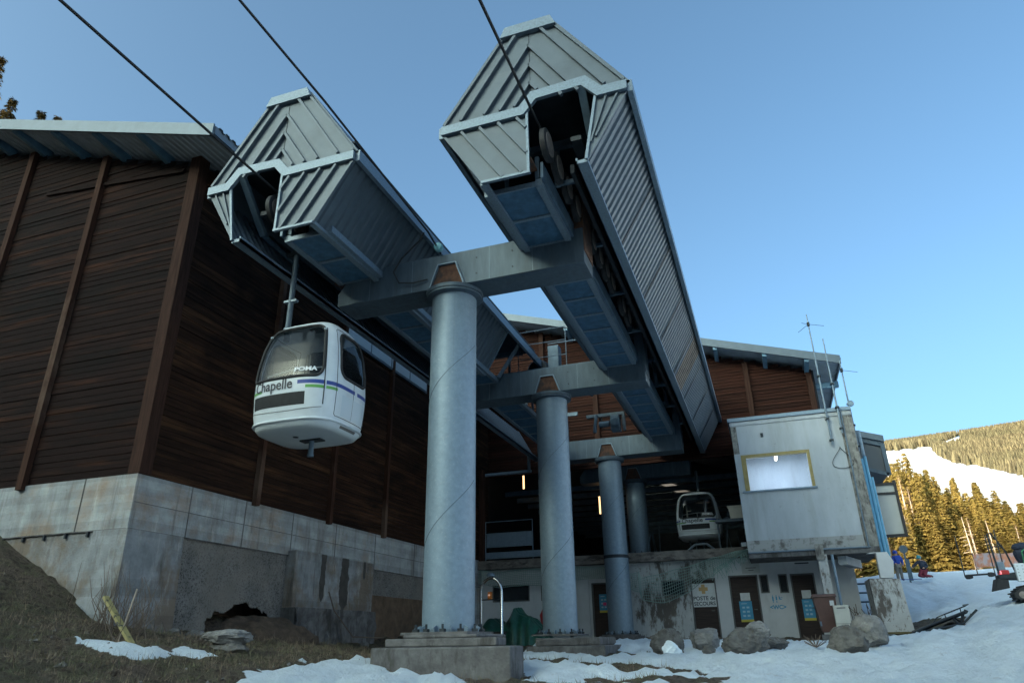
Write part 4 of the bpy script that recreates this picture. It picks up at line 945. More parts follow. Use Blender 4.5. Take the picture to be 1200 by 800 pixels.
cl_ = canopy(-8.66, -1, 23.0, 31.0, 19.4, 'smaller looking left canopy of ribbed grey metal above the white gondola')
# brown stain patch on the long right side
MB().hexa([(-2.0 + .02, 23.6, 9.62), (-2.0 + .02, 24.6, 9.62), (-2.0 + .08, 24.6, 9.62), (-2.0 + .08, 23.6, 9.62), (-1.30 + .02, 23.6, 10.75), (-1.30 + .02, 24.6, 10.75), (-1.30 + .08, 24.6, 10.75), (-1.30 + .08, 23.6, 10.75)]) if False else None
# open frame at the back of the left canopy
MB().bar((-6.85, 19.5, 10.98), (-6.85, 23.0, 10.98), .14, .14).bar((-7.5, 20.2, 9.6), (-6.85, 20.6, 10.9), .12, .12).bar((-7.55, 20.2, 9.6), (-7.55, 23, 9.6), .1, .1).build('rear_frame', M['beam'], cl_)

# platform between the canopies with railing and motor
pf = empty('service_platform', (-6.3, 22, 10.1), 'blue grey service platform with railing and motor between the canopies', 'platform')
MB().box(-7.9, -4.2, 21.7, 24.5, 10.12, 10.2).build('deck', M['steel_blue'], pf)
MB().box(-7.9, -4.2, 21.62, 21.70, 10.05, 10.3).build('edge_beam', M['steel_blue'], pf)
for x in (-7.2, -6.3, -5.3): MB().bar((x, 21.2, 9.75), (x, 24.4, 10.05), .08, .1).build('bracket', M['beam'], pf)
m = MB()
for x in (-7.3, -5.55): m.tube([(x, 21.75, 10.3), (x, 21.75, 11.8)], .018)
for z in (10.75, 11.3, 11.8): m.tube([(-7.3, 21.75, z), (-5.55, 21.75, z)], .018)
m.tube([(-6.9, 24.2, 12.3), (-5.6, 24.2, 12.3), (-5.2, 25.2, 12.0)], .03)
m.build('railing', M['galv_trim'], pf)
mo = MB().box(-6.35, -5.95, 22.2, 22.6, 10.2, 11.35).build('motor_housing', M['steel_blue'], pf, bevel=.02)
MB().lathe((-6.9, 22.9, 10.7), [(.35, -.2), (.42, -.1), (.42, .1), (.35, .2)], 20, 'y').build('winch_drum', M['steel_dark'], pf)
# blue gearbox hanging near third beam
gb = empty('gearbox', (-4.8, 26, 9.2), 'blue gearbox with small pipes under the deck behind the second column', 'machine')
MB().box(-4.95, -4.6, 25.7, 26.1, 9.0, 9.6).lathe((-4.78, 25.65, 9.3), [(.1, -.12), (.17, -.1), (.17, 0)], 16, 'y').build('housing', M['steel_blue'], gb, bevel=.03)
MB().box(-5.9, -4.4, 25.8, 25.95, 9.62, 9.74).box(-4.5, -4.4, 25.8, 25.95, 9.0, 9.62).build('bracket', M['beam'], gb)
MB().tube([(-5.3, 25.8, 9.6), (-5.3, 25.8, 9.1), (-4.95, 25.8, 9.05)], .03).tube([(-4.6, 25.9, 9.5), (-4.2, 26.4, 9.7), (-4.0, 27.5, 9.7)], .025).build('hose', M['rubber'], gb, smooth=True)
MB().tube([(-5.4, 25.8, 9.3), (-5.0, 25.8, 9.3)], .12).tube([(-5.6, 25.8, 9.0), (-5.5, 25.8, 9.7)], .07).build('pipe', M['steel_blue'], gb)

# cables
def cable(x, z, label, y0=-60, y1=31, slope=0.0):
    pts = [(x, y, z + (0 if y > 9 else (9 - y) * slope)) for y in np.linspace(y1, y0, 40)]
    o = MB().tube(pts, .027, 10).build('haul_cable', M['rubber'], None, smooth=True); return tag(o, label, 'cable')
cable(-8.84, 10.60, 'steel haul cable running into the left canopy')
cable(-2.90, 10.60, 'steel haul cable running into the right canopy')
cc = empty('signal_cable', (-6.1, 12.6, 9.8), 'thin black signal cable over the left canopy ending at the first crossbeam', 'cable')
MB().tube([(-6.08, 12.65, 9.85), (-6.1, 12.0, 10.06), (-6.2, 8, 10.42), (-6.3, 5.6, 10.58), (-6.8, -30, 13.5)], .022, 8).build('cable', M['rubber'], cc, smooth=True)
MB().lathe((-6.07, 12.5, 9.93), [(.02, -.10), (.09, -.07), (.11, 0), (.09, .07), (.02, .10)], 16, 'y').build('insulator', glass('blue_glass', (.30, .62, .66), .8, .1), cc, smooth=True)
pts = [Vector((-6.2, 12.0, 10.06)), Vector((-6.35, 12.1, 9.95)), Vector((-6.9, 12.3, 9.7)), Vector((-7.15, 12.4, 9.45)), Vector((-7.05, 12.5, 9.2)), Vector((-6.7, 12.52, 9.14)), Vector((-6.35, 12.55, 9.18))]
MB().tube(pts, .02, 6).build('slack_loop', M['rubber'], cc, smooth=True)

# ---------------------------------------------------------------- gondola cabin
LETTER_SERIFS = []
def cabin(x0, y0, z0, label, hang_dx, hang_dy, hang_top, grip=True):
    """z0: underside; 1.75 wide, 1.6 deep, 2.5 high"""
    e_ = empty('gondola', (x0, y0, z0), label, 'gondola')
    LV = [(0, .70, .60), (.03, .77, .68), (.12, .83, .74), (.38, .87, .78), (.75, .89, .80), (1.0, .89, .805), (1.4, .865, .785), (1.8, .815, .74), (2.1, .745, .67), (2.28, .665, .59), (2.40, .58, .50), (2.47, .40, .34), (2.5, .15, .12)]
    zs_ = np.array([l[0] for l in LV]); hx_ = np.array([l[1] for l in LV]); hy_ = np.array([l[2] for l in LV])
    def ev(z): return float(np.interp(z, zs_, hx_)) * 1.14, float(np.interp(z, zs_, hy_)) * 1.12
    NE = 3.9
    def surf(a, b_, z, off=0.0):
        hx, hy = ev(z); s_ = (abs(a) ** NE + abs(b_) ** NE) ** (-1 / NE)
        # front bows out, leaning back with height
        p = Vector((a * s_ * (hx + off), b_ * s_ * (hy + off), z))
        if b_ < 0: p.y -= .10 * (1 - abs(a) ** 2.2) * (-b_) ** 3 * math.sin(min(1, z / 2.3) * math.pi) ** .6
        if b_ > 0: p.y += .08 * (1 - abs(a) ** 2.2) * b_ ** 3 * math.sin(min(1, z / 2.3) * math.pi) ** .6
        return Vector((x0, y0, z0)) + p
    NS = 96
    sq = []
    for k in range(NS): sq.append((-1 + 2 * k / NS, -1, 'F'))
    for k in range(NS): sq.append((1, -1 + 2 * k / NS, 'R'))
    for k in range(NS): sq.append((1 - 2 * k / NS, 1, 'B'))
    for k in range(NS): sq.append((-1, 1 - 2 * k / NS, 'L'))
    ZS = np.unique(np.concatenate([np.linspace(0, .4, 12), np.linspace(.4, 2.28, 110), np.linspace(2.28, 2.5, 14)]))
    def rrect(c, z, c0, c1, z0_, z1, rad):
        dx = max(abs(c - (c0 + c1) / 2) - (c1 - c0) / 2 + rad, 0); dz = max(abs(z - (z0_ + z1) / 2) - (z1 - z0_) / 2 + rad, 0)
        return dx * dx + dz * dz < rad * rad
    WF = (-.92, .92, 1.03, 2.26, .22); WS = (-.50, .62, 1.12, 2.16, .22)
    def wins(side, c, z):
        if side in 'FB': return rrect(c, z, *WF)
        return rrect(c, z, *WS)
    body = MB(); gl = {'F': MB(), 'R': MB(), 'B': MB(), 'L': MB()}
    P_ = [[surf(a, b_, z) for (a, b_, _) in sq] for z in ZS]
    n4 = 4 * NS
    for r_ in P_: body.v += [tuple(p) for p in r_]
    for i in range(len(ZS) - 1):
        zc = (ZS[i] + ZS[i + 1]) / 2
        for k in range(n4):
            k2 = (k + 1) % n4; side = sq[k][2]; c = {'F': sq[k][0] + 1 / NS, 'R': sq[k][1] + 1 / NS, 'B': -(sq[k][0] - 1 / NS), 'L': (sq[k][1] - 1 / NS)}[side]
            q = (i * n4 + k, i * n4 + k2, (i + 1) * n4 + k2, (i + 1) * n4 + k)
            if wins(side, c, zc):
                g = gl[side]; o = len(g.v); g.v += [body.v[j] for j in q]; g.f.append((o, o + 1, o + 2, o + 3))
            else: body.f.append(q)
    body.f.append(tuple(range(n4))[::-1])
    bo = body.build('body', M['white_paint'], e_, smooth=True)
    def merge(g):
        key = {}; nv = []; mp_ = []
        for v in g.v:
            kk = tuple(round(c, 4) for c in v)
            if kk not in key: key[kk] = len(nv); nv.append(v)
            mp_.append(key[kk])
        g.v = nv; g.f = [tuple(mp_[i] for i in f) for f in g.f]; return g
    nm = {'F': 'windscreen', 'B': 'rear_window', 'R': 'side_window', 'L': 'side_window'}
    def sp(side, c, z, off):
        return {'F': lambda: surf(c, -1, z, off), 'R': lambda: surf(1, c, z, off), 'B': lambda: surf(-c, 1, z, off), 'L': lambda: surf(-1, c, z, off)}[side]()
    for side, g in gl.items():
        wo_ = merge(g).build(nm[side], M['glass_tint'], e_, smooth=True)
        c0, c1, za, zb, rad = WF if side in 'FB' else WS
        ring = []
        for (cc_, cz, a0) in ((c1 - rad, zb - rad, 0), (c0 + rad, zb - rad, 90), (c0 + rad, za + rad, 180), (c1 - rad, za + rad, 270)):
            for a in np.linspace(a0, a0 + 90, 9):
                ring.append((cc_ + rad * math.cos(R(a)), cz + rad * math.sin(R(a))))
        full = []
        for i in range(len(ring)):
            p, q = ring[i], ring[(i + 1) % len(ring)]; d_ = math.hypot(p[0] - q[0], p[1] - q[1]); k = max(1, int(d_ / .06))
            for j in range(k): full.append((p[0] + (q[0] - p[0]) * j / k, p[1] + (q[1] - p[1]) * j / k))
        MB().tube([sp(side, c, z, .004) for c, z in full], .030, 8, closed=True).build('gasket', M['rubber'], wo_, smooth=True)
    def patch(side, c0, c1, z0_, z1, off, name, mt, par, nu=30, nv=3):
        mb = MB()
        for j in range(nv + 1):
            for i in range(nu + 1): mb.v.append(tuple(sp(side, c0 + (c1 - c0) * i / nu, z0_ + (z1 - z0_) * j / nv, off)))
        for j in range(nv):
            for i in range(nu): a = j * (nu + 1) + i; mb.f.append((a, a + 1, a + nu + 2, a + nu + 1))
        return mb.build(name, mt, par, smooth=True)
    # black seams where front and rear shells meet the doors
    for side, c in (('F', .975), ('F', -.975), ('B', .975), ('B', -.975)):
        MB().tube([sp(side, c, z, .002) for z in np.linspace(.45, 2.2, 26)], .011, 6).build('shell_seam', M['rubber'], bo)
    patch('R', .80, .93, .3, 2.15, .004, 'rubber_strip', M['rubber'], bo, 4, 24)
    # stripes
    for side in 'FB':
        patch(side, -.96, -.86, .865, .945, .003, 'blue_stripe', M['blue_band'], bo, 6); patch(side, .34, .96, .865, .945, .003, 'blue_stripe', M['blue_band'], bo)
        patch(side, -.96, -.52, .765, .82, .003, 'green_stripe', M['green_band'], bo); patch(side, .52, .96, .775, .835, .003, 'green_stripe', M['green_band'], bo)
    for side in 'RL':
        patch(side, -.96, .10, .865, .945, .003, 'blue_stripe', M['blue_band'], bo); patch(side, .2, .80, .865, .945, .003, 'blue_stripe', M['blue_band'], bo)
        patch(side, -.96, -.58, .775, .835, .003, 'green_stripe', M['green_band'], bo)
    # lettering wrapped on the front
    def wrap(txt, size, cc_, zc, name, mt, bold, off, squash=1.0, serif=False):
        t_ = text_mesh(txt, size, 0, offset=bold); nvv = []
        if serif:
            xs_ = {}
        for a, b_, c_ in t_.v:
            nvv.append(tuple(sp('F', cc_ + a * squash / .86, zc + b_, off)))
        t_.v = nvv; return t_.build(name, mt, bo)
    srf = MB()
    def ser(c, z, w=.045):
        srf.add([tuple(sp('F', c - w / 2, z, .008)), tuple(sp('F', c + w / 2, z, .008)), tuple(sp('F', c + w / 2, z + .014, .008)), tuple(sp('F', c - w / 2, z + .014, .008))], [(0, 1, 2, 3)])
    wrap('Chapelle', .30, -.245, .79, 'lettering', M['ink'], .005, .010, .78)
    t_ = text_mesh('Chapelle', .30, 0, offset=.005); xs_ = sorted(v[0] for v in t_.v); isl = []; cur = [xs_[0], xs_[0]]
    for q_ in xs_:
        if q_ - cur[1] > .012: isl.append(cur); cur = [q_, q_]
        cur[1] = q_
    isl.append(cur); K = .78 / .86
    if len(isl) == 8:
        zt_ = .79 + .215
        for i_, spec in enumerate(['', 'lbrblt', 'rb', 'ld', '', 'lblt', 'lblt', '']):
            a_, b_ = isl[i_]; sw = .030
            for q_ in range(0, len(spec), 2):
                c_ = (a_ + sw / 2 if spec[q_] == 'l' else b_ - sw / 2); zz_ = {'b': .79, 't': zt_ - .012, 'd': .79 - .062}[spec[q_ + 1]]
                ser(-.245 + c_ * K - (.012 if spec[q_ + 1] == 't' else 0), zz_, .062 if spec[q_ + 1] != 't' else .04)
    if srf.v: srf.build('serifs', M['ink'], bo)
    wrap('POMA', .125, .50, 1.13, 'maker_lettering', M['white_ink'], .005, .022, 1.25)
    # louvre in the nose
    gv = patch('F', -.80, .52, .44, .70, .004, 'grille', M['rubber'], bo, 30, 6)
    for k in range(6): patch('F', -.78, .50, .465 + k * .038, .475 + k * .038, .012, 'slat', M['steel_dark'], gv, 24, 1)
    patch('R', -.40, .60, .30, .74, .004, 'door_panel', mat('pale_blue_panel', (.52, .60, .66), .35), bo, 12, 6)
    patch('R', -.30, .40, .08, .13, .004, 'small_print', M['frame_grey'], bo, 10, 1)
    MB().tube([surf(a, b_, .17, .012) for a, b_, _ in sq[::3]], .028, 8, closed=True).build('bumper_rim', M['white_paint'], bo, smooth=True)
    for side in 'RL':
        rc = [(-.62, z) for z in np.linspace(.30, 2.2, 18)] + [(c, 2.24) for c in np.linspace(-.58, .68, 10)] + [(.72, z) for z in np.linspace(2.2, .30, 18)] + [(c, .27) for c in np.linspace(.68, -.58, 10)]
        MB().tube([sp(side, c, z, .001) for c, z in rc], .007, 5, closed=True).build('door_seam', M['rubber'], bo)
        MB().tube([sp(side, .05, z, .001) for z in np.linspace(.30, 1.1, 10)], .006, 5).build('door_split', M['rubber'], bo)
    MB().tube([sp('F', c, .40 - .06 * (1 - c * c), .001) for c in np.linspace(-.95, .95, 30)], .006, 5).build('nose_seam', M['frame_grey'], bo)
    for c_ in (-.9, .9):
        q_ = sp('F', c_, 2.15, .02); MB().box(q_.x - .03, q_.x + .03, q_.y - .02, q_.y + .02, q_.z - .02, q_.z + .02).build('catch', M['galv'], bo)
    # inside: benches, rail
    MB().box(x0 - .72, x0 + .72, y0 + .30, y0 + .62, z0 + .35, z0 + .85).box(x0 - .72, x0 + .72, y0 + .55, y0 + .64, z0 + .85, z0 + 1.35).build('rear_bench', M['seat_pale'], e_, bevel=.04)
    MB().box(x0 - .72, x0 + .72, y0 - .58, y0 - .28, z0 + .35, z0 + .85).build('front_bench', M['seat_pale'], e_, bevel=.04)
    MB().box(x0 + .1, x0 + .62, y0 + .10, y0 + .3, z0 + .9, z0 + 1.45).build('seat_back', M['seat_pale'], e_, bevel=.04)
    MB().tube([(x0 - .70, y0 - .62, z0 + 1.0), (x0 - .66, y0 - .64, z0 + 1.26), (x0, y0 - .68, z0 + 1.32), (x0 + .66, y0 - .64, z0 + 1.30), (x0 + .7, y0 - .62, z0 + 1.0)], .018).tube([(x0, y0 - .68, z0 + 1.0), (x0, y0 - .68, z0 + 1.32)], .015).build('grab_rail', M['white_paint'], e_)
    for q in (-.6, .25): MB().box(x0 + q, x0 + q + .07, y0 + .5, y0 + .56, z0 + 1.0, z0 + 2.2).build('inner_pillar', M['seat_pale'], e_)
    # underside
    MB().box(x0 - .17, x0 + .33, y0 - .02, y0 + .18, z0 - .03, z0 - .002).build('bottom_plate', M['steel_dark'], e_)
    MB().tube([(x0 + .08, y0 + .06, z0 - .33), (x0 + .08, y0 + .06, z0 - .03)], .055, 14).tube([(x0 + .08, y0 + .06, z0 - .36), (x0 + .08, y0 + .06, z0 - .31)], .065, 14).build('guide_spindle', M['steel_blue'], e_)
    MB().tube([(x0 - .1, y0 - .25, z0 - .002), (x0 - .1, y0 - .25, z0 - .01)], .06).build('drain_cap', M['steel_dark'], e_)
    # hanger
    hx, hy = x0 + hang_dx, y0 + hang_dy
    ha = MB().tube([(hx, hy, z0 + 2.2), (hx, hy, hang_top)], .062, 16).build('hanger_arm', M['beam'], e_, smooth=True)
    MB().lathe((hx, hy, 0), [(.09, z0 + 2.40), (.09, z0 + 2.5)], 16).box(hx - .16, hx + .16, hy - .05, hy + .05, z0 + 3.15, z0 + 3.20).build('collar', M['galv_trim'], ha)
    if grip:
        MB().box(hx - .05, hx + .45, hy - .10, hy + .10, hang_top - .02, hang_top + .14).box(hx + .2, hx + .5, hy - .25, hy + .2, hang_top + .14, hang_top + .4).tube([(hx - .25, hy, hang_top + .03), (hx + .1, hy, hang_top + .03)], .05).build('grip', M['steel_dark'], ha)
    return e_
cabin(-8.72, 11.97, 5.56, 'white gondola cabin with blue and green stripes reading Chapelle, hanging at the left', -.58, -.31, 9.95)
g2 = cabin(-2.75, 34.2, 5.55, 'second gondola cabin parked in the dark hall above the first aid rooms', .1, .1, 9.3, False)
g2.scale = (1.0, 1.0, .86); g2.location.z += .25
rk = MB().tube([(-3.6, 33.6, 5.1), (-3.0, 33.6, 5.55), (-2.5, 33.6, 5.55), (-2.0, 33.6, 5.15)], .05).build('cabin_cradle', M['galv'], None); tag(rk, 'bent tube cradle on the floor under the parked gondola', 'cradle')
# white crate and box by the far cabin
cr_ = empty('crate', (-.9, 32.2, 6.3), 'pale box on a shelf between the parked gondola and the control cabin', 'box')
MB().hexa([(-1.25, 32, 6.35), (-.75, 32, 6.35), (-.75, 32.4, 6.35), (-1.25, 32.4, 6.35), (-1.3, 32, 6.85), (-.7, 32, 6.85), (-.7, 32.4, 6.85), (-1.3, 32.4, 6.85)]).build('body', M['cream'], cr_); MB().box(-1.34, -.68, 31.97, 32.43, 6.855, 6.9).build('lid', M['cream'], cr_)
tag(MB().box(-1.9, -.6, 31.9, 32.5, 6.22, 6.34).box(-1.85, -1.8, 31.95, 32.4, 5.0, 6.22).box(-.7, -.65, 31.95, 32.4, 5.0, 6.22).build('shelf', M['beam']), 'grey metal shelf at the edge of the hall floor', 'shelf')
tag(MB().box(-.92, -.72, 30.4, 30.55, 5.0, 5.15).build('junction_box', M['white_paint']), 'small white box on the slab edge at the corner of the control cabin', 'junction box')

# ---------------------------------------------------------------- things on the ground
def boulder(x, y, z, sx, sy, sz, seed, mt, label, rot=0.0, group=None, name='boulder'):
    n_ = 4; import bmesh
    if name == 'boulder': sx, sy, sz = sx * .9, sy * .9, sz * .92
    bm = bmesh.new(); bmesh.ops.create_icosphere(bm, subdivisions=6, radius=1)
    rr_ = random.Random(seed); planes = [(Vector((rr_.gauss(0, 1), rr_.gauss(0, 1), rr_.gauss(0, .8))).normalized(), rr_.uniform(.62, .9)) for _ in range(16)]
    for v in bm.verts:
        p = v.co.copy()
        for n__, d_ in planes:
            k = p.dot(n__)
            if k > d_: p -= n__ * (k - d_) * .97
        p += p.normalized() * (noise.fractal(p * 1.6 + Vector((seed, 0, 0)), 1, 2, 6) * .12 + noise.fractal(p * 5 + Vector((seed, 0, 0)), .8, 2, 6) * .055)
        v.co = Vector((p.x * sx, p.y * sy, p.z * sz))
    me_ = bpy.data.meshes.new(name); bm.to_mesh(me_); bm.free(); me_.materials.append(mt)
    me_.polygons.foreach_set('use_smooth', [True] * len(me_.polygons))
    o = bpy.data.objects.new(name, me_); o.location = (x, y, z); o.rotation_euler.z = rot; col.objects.link(o)
    return tag(o, label, 'boulder' if name == 'boulder' else name.replace('_', ' '), group)
BG = 'boulders lying on the snow before the first aid rooms'
boulder(-2.62, 18.9, gz(-2.6, 18.8) + .28, .52, .5, .40, 3, M['rock'], 'rounded brown boulder with a snow lump against its front, leftmost of the boulders', 0, BG)
boulder(-1.82, 20.3, gz(-1.8, 20.3) + .22, .50, .45, .36, 5, M['rock_pale'], 'pale boulder in front of the first aid sign door', .5, BG)
boulder(-.80, 18.6, gz(-.8, 18.6) + .28, .66, .5, .42, 9, M['rock'], 'broad two-humped boulder before the door with the blue poster', .2, BG)
boulder(-.55, 18.75, gz(-.55, 18.75) + .42, .38, .35, .30, 21, M['rock_pale'], 'pale block resting on the broad boulder', .2, BG)
boulder(1.33, 17.4, gz(1.3, 17.4) + .26, .56, .45, .38, 13, M['rock'], 'dark grey boulder in front of the cream cabinet', .1, BG)
boulder(1.93, 19.0, gz(1.9, 19.0) + .30, .46, .42, .45, 17, M['rock_pale'], 'tall pale boulder just right of the dark grey one', .8, BG)
boulder(-1.62, 18.7, gz(-1.6, 18.7) + .06, .22, .2, .16, 23, M['rock'], 'small stone half buried in snow between two boulders', .8, BG)
boulder(-2.45, 18.15, gz(-2.4, 18.1) + .06, .24, .16, .24, 34, M['snow_lump'], 'upright white snow lump leaning on the brown boulder', 0, None, 'snow_lump')
boulder(-.2, 19.8, gz(-.2, 19.8) + .12, .5, .4, .2, 41, M['rock'], 'low flat stone behind the broad boulder', .3, BG)
boulder(-9.32, 11.05, gz(-9.3, 11.0) + .22, .62, .26, .14, 37, M['rock_pale'], 'long flat stone slab lying on the grass by the concrete wall', .25)
boulder(-9.30, 11.1, gz(-9.3, 11.0) + .05, .50, .26, .16, 38, M['rock'], 'dark stone propping up the long flat slab', .15)
for k, (x, y, s_) in enumerate(((-12.0, 12.6, .12), (-11.7, 13.8, .10), (-11.8, 13.0, .16), (-11.6, 17.2, .12), (-11.5, 19.5, .14))):
    boulder(x, y, gz(x, y) + s_ * .3, s_ * 1.5, s_, s_ * .7, 50 + k, M['rock'], 'small grey stone at the foot of the left concrete wall', .4 * k, 'stones along the foot of the wall', 'stone')

# yellow post and stakes at the wall corner
tag(MB().bar((-11.24, 10.05, 2.46), (-10.28, 9.95, 1.62), .10, .05).build('marker_post', M['yellow_paint']), 'fallen yellow and black marker post leaning by the wall corner', 'marker post')
tag(MB().tube([(-10.49, 10.0, 2.56), (-10.70, 10.0, 1.68)], .013).build('stake', M['bark_pale']), 'thin pale stake stuck in the bank beside the yellow post', 'stake')
m = MB()
for k in range(80):
    bx, by = -11.1 + rnd.gauss(0, .35), 10.3 + rnd.gauss(0, .25); z = gz(bx, by); h = rnd.uniform(.35, 1.15); p = Vector((bx, by, z)); q = p + Vector((rnd.gauss(0, .18), rnd.gauss(0, .1), h * .6)); r_ = q + Vector((rnd.gauss(0, .15), 0, h * .4)); m.tube([p, q, r_], [.008, .006, .003], 4)
tag(m.build('bare_bush', M['twig']), 'leafless bush of thin twigs at the concrete corner', 'bush')
tag(MB().tube([(-11.85, 18.0, 3.0), (-11.75, 18.2, 2.5), (-11.5, 18.9, 1.8)], .02, 5).tube([(-11.5, 18.9, 1.82), (-10.8, 19.4, 1.78)], .018, 5).build('branch', M['twig']), 'long dead branch leaning on the stained buttress', 'branch')
m = MB()
for k in range(26):
    a = rnd.random() * 6.28; p = Vector((.78, 19.2, gz(.78, 19.2))); m.tube([p, p + Vector((math.cos(a) * .25, math.sin(a) * .15, rnd.uniform(.1, .3)))], .006, 4)
tag(m.build('dry_sprig', M['twig']), 'dry sprig poking from the snow before the brown bin', 'twigs')
m = MB()
for k in range(70):
    p = Vector((2.6 + rnd.random() * .9, 29.3 + rnd.random(), 1.7)); m.tube([p, p + Vector((rnd.gauss(0, .4), rnd.gauss(0, .3), rnd.uniform(.2, 1.0)))], .012, 4)
tag(m.build('brushwood', M['twig']), 'pile of brushwood behind the post under the cabin', 'brushwood')
# pink tape
tag(MB().box(-4.86, -4.45, 17.55, 17.63, gz(-4.6, 17.6) + .02, gz(-4.6, 17.6) + .05).build('tape', M['pink']), 'pink strip of tape lying on the snow behind the first pedestal', 'tape')

# brown wheelie bin and cream cabinet
bn = empty('wheelie_bin', (1.55, 28.2, 1.55), 'brown wheelie bin standing before the toilet door', 'bin')
MB().hexa([(1.42, 27.95, 1.75), (1.98, 27.95, 1.75), (1.98, 28.5, 1.75), (1.42, 28.5, 1.75), (1.28, 27.85, 2.88), (2.02, 27.85, 2.88), (2.02, 28.6, 2.88), (1.28, 28.6, 2.88)]).build('body', M['bin_brown'], bn, bevel=.02)
MB().hexa([(1.24, 27.8, 2.885), (2.06, 27.8, 2.885), (2.06, 28.65, 2.885), (1.24, 28.65, 2.885), (1.28, 27.86, 2.98), (2.02, 27.86, 2.98), (2.02, 28.6, 2.98), (1.28, 28.6, 2.98)]).build('lid', M['bin_brown'], bn, bevel=.015)
MB().lathe((1.40, 28.4, 1.68), [(.06, 0), (.13, .01), (.13, .05), (.06, .06)], 20, 'x').lathe((1.95, 28.4, 1.68), [(.06, 0), (.13, .01), (.13, .05), (.06, .06)], 20, 'x').build('wheel', M['rubber'], bn)
MB().box(1.80, 1.93, 27.84, 27.86, 2.60, 2.76).build('sticker', M['paper'], bn)
MB().box(1.38, 1.44, 27.88, 27.94, 1.95, 2.1).build('hinge', M['galv'], bn)
cbn = empty('cabinet', (2.15, 27.4, 1.55), 'cream metal cabinet standing at the foot of the peeling post', 'cabinet')
MB().box(1.85, 2.32, 27.3, 27.6, 1.55, 2.58).build('body', M['cream'], cbn, bevel=.01)
MB().box(1.85, 2.32, 27.285, 27.297, 2.0, 2.01).box(1.95, 2.22, 27.285, 27.297, 2.48, 2.51).build('joint', M['frame_grey'], cbn)
MB().box(1.35, 1.75, 27.3, 27.5, 1.5, 1.68).build('foot_stone', M['rock'], cbn)
# planks pallet by the pier
m = MB()
for k in range(7): m.box(3.1, 5.2, 28.35 - .0 + k * .16, 28.47 + k * .16, 1.66 + .01 * k, 1.69 + .01 * k)
tag(m.build('duckboard', mat('yellowed_old_planks', (.14, .11, .05), .9, var=.4, scale=5)), 'wet wooden duckboard on the bare ground behind the sled', 'duckboard')

# green tarpaulin over a machine, with a bright hoop
tp = empty('covered_machine', (-8.3, 24.5, 1.5), 'machine under a draped green tarpaulin behind the first column', 'covered machine')
mb = MB(); nu, nv = 70, 44
for i in range(nu + 1):
    for j in range(nv + 1):
        u = i / nu; v = j / nv; x = -9.95 + 2.72 * u; y = 24.0 + 1.5 * v
        prof = .30 + .80 * math.exp(-abs(u - .53) / .12) + .25 * math.exp(-((u - .56) / .2) ** 2) + .66 * math.exp(-((u - .20) / .15) ** 2) + .40 * math.exp(-((u - .74) / .16) ** 2)
        sk = min(1, v / .20, (1 - v) / .20, u / .06, (1 - u) / .13); z = 1.50 + prof * .86 * max(0, sk) ** .55
        f_ = .028 * math.sin(u * 38 + 4 * math.sin(v * 7) + 3 * math.sin(u * 9)) * (1 - sk * .5) + .07 * noise.fractal(Vector((u * 6, v * 5, 2)), 1, 2, 4)
        mb.v.append((x + f_ * .4, y - .35 * (1 - min(1, v / .2)) - f_, z + f_ * .5))
for i in range(nu):
    for j in range(nv): a = i * (nv + 1) + j; mb.f.append((a, a + nv + 1, a + nv + 2, a + 1))
mb.build('tarpaulin', M['tarp'], tp, smooth=True)
MB().box(-8.9, -6.8, 24.1, 25.3, 1.45, 1.72).build('undercarriage', M['rubber'], tp)
MB().box(-9.3, -8.6, 23.65, 24.0, 1.5, 1.95).build('track', M['rubber'], tp)
pts = [(-9.45, 23.6, 1.9)] + [(-9.08 + .38 * math.cos(a), 23.6, 3.15 + .5 * math.sin(a)) for a in np.linspace(math.pi, 0, 14)] + [(-8.55, 23.2, 1.75)]
hp = empty('steel_hoop', (-9.1, 23.5, 1.6), 'bright bent steel hoop with an amber lamp beside the tarpaulin', 'hoop')
MB().tube(pts, .05, 12).build('tube', M['chrome'], hp, smooth=True)
MB().tube([(-9.46, 23.6, 2.95), (-8.72, 23.55, 2.95)], .02).build('crossbar', M['steel_dark'], hp)
MB().box(-9.18, -9.05, 23.52, 23.64, 2.96, 3.2).build('lamp', mat('amber_lens', (.5, .16, .03), .4), hp)
MB().lathe((-9.115, 23.5, 3.09), [(.035, -.01), (.035, .01)], 12, 'y').build('bulb', M['amber'], hp)
MB().lathe((-9.1, 23.6, 3.75), [(.14, -.05), (.15, 0), (.1, .06)], 16, 'z').build('cap', M['galv'], hp)
# white cabinet/vehicle with red fitting behind second column
wv_ = empty('bench', (-8.6, 29.8, 1.6), 'pale slatted bench against the wall between the first two columns', 'bench')
for z in (2.05, 2.2, 2.5, 2.62): MB().box(-9.3, -7.9, 29.9, 29.98, z, z + .06).build('slat', M['steel_blue'], wv_)
for x in (-9.2, -8.0): MB().box(x, x + .06, 29.7, 30.0, 1.5, 2.7).build('leg', M['steel_dark'], wv_)
tag(MB().tube([(-8.95, 29.3, 2.1), (-9.0, 29.3, 2.6), (-8.9, 29.3, 2.9)], [.1, .14, .08], 14).build('fire_extinguisher', M['red'], None, smooth=True), 'red cylinder against the wall left of the second column', 'extinguisher')

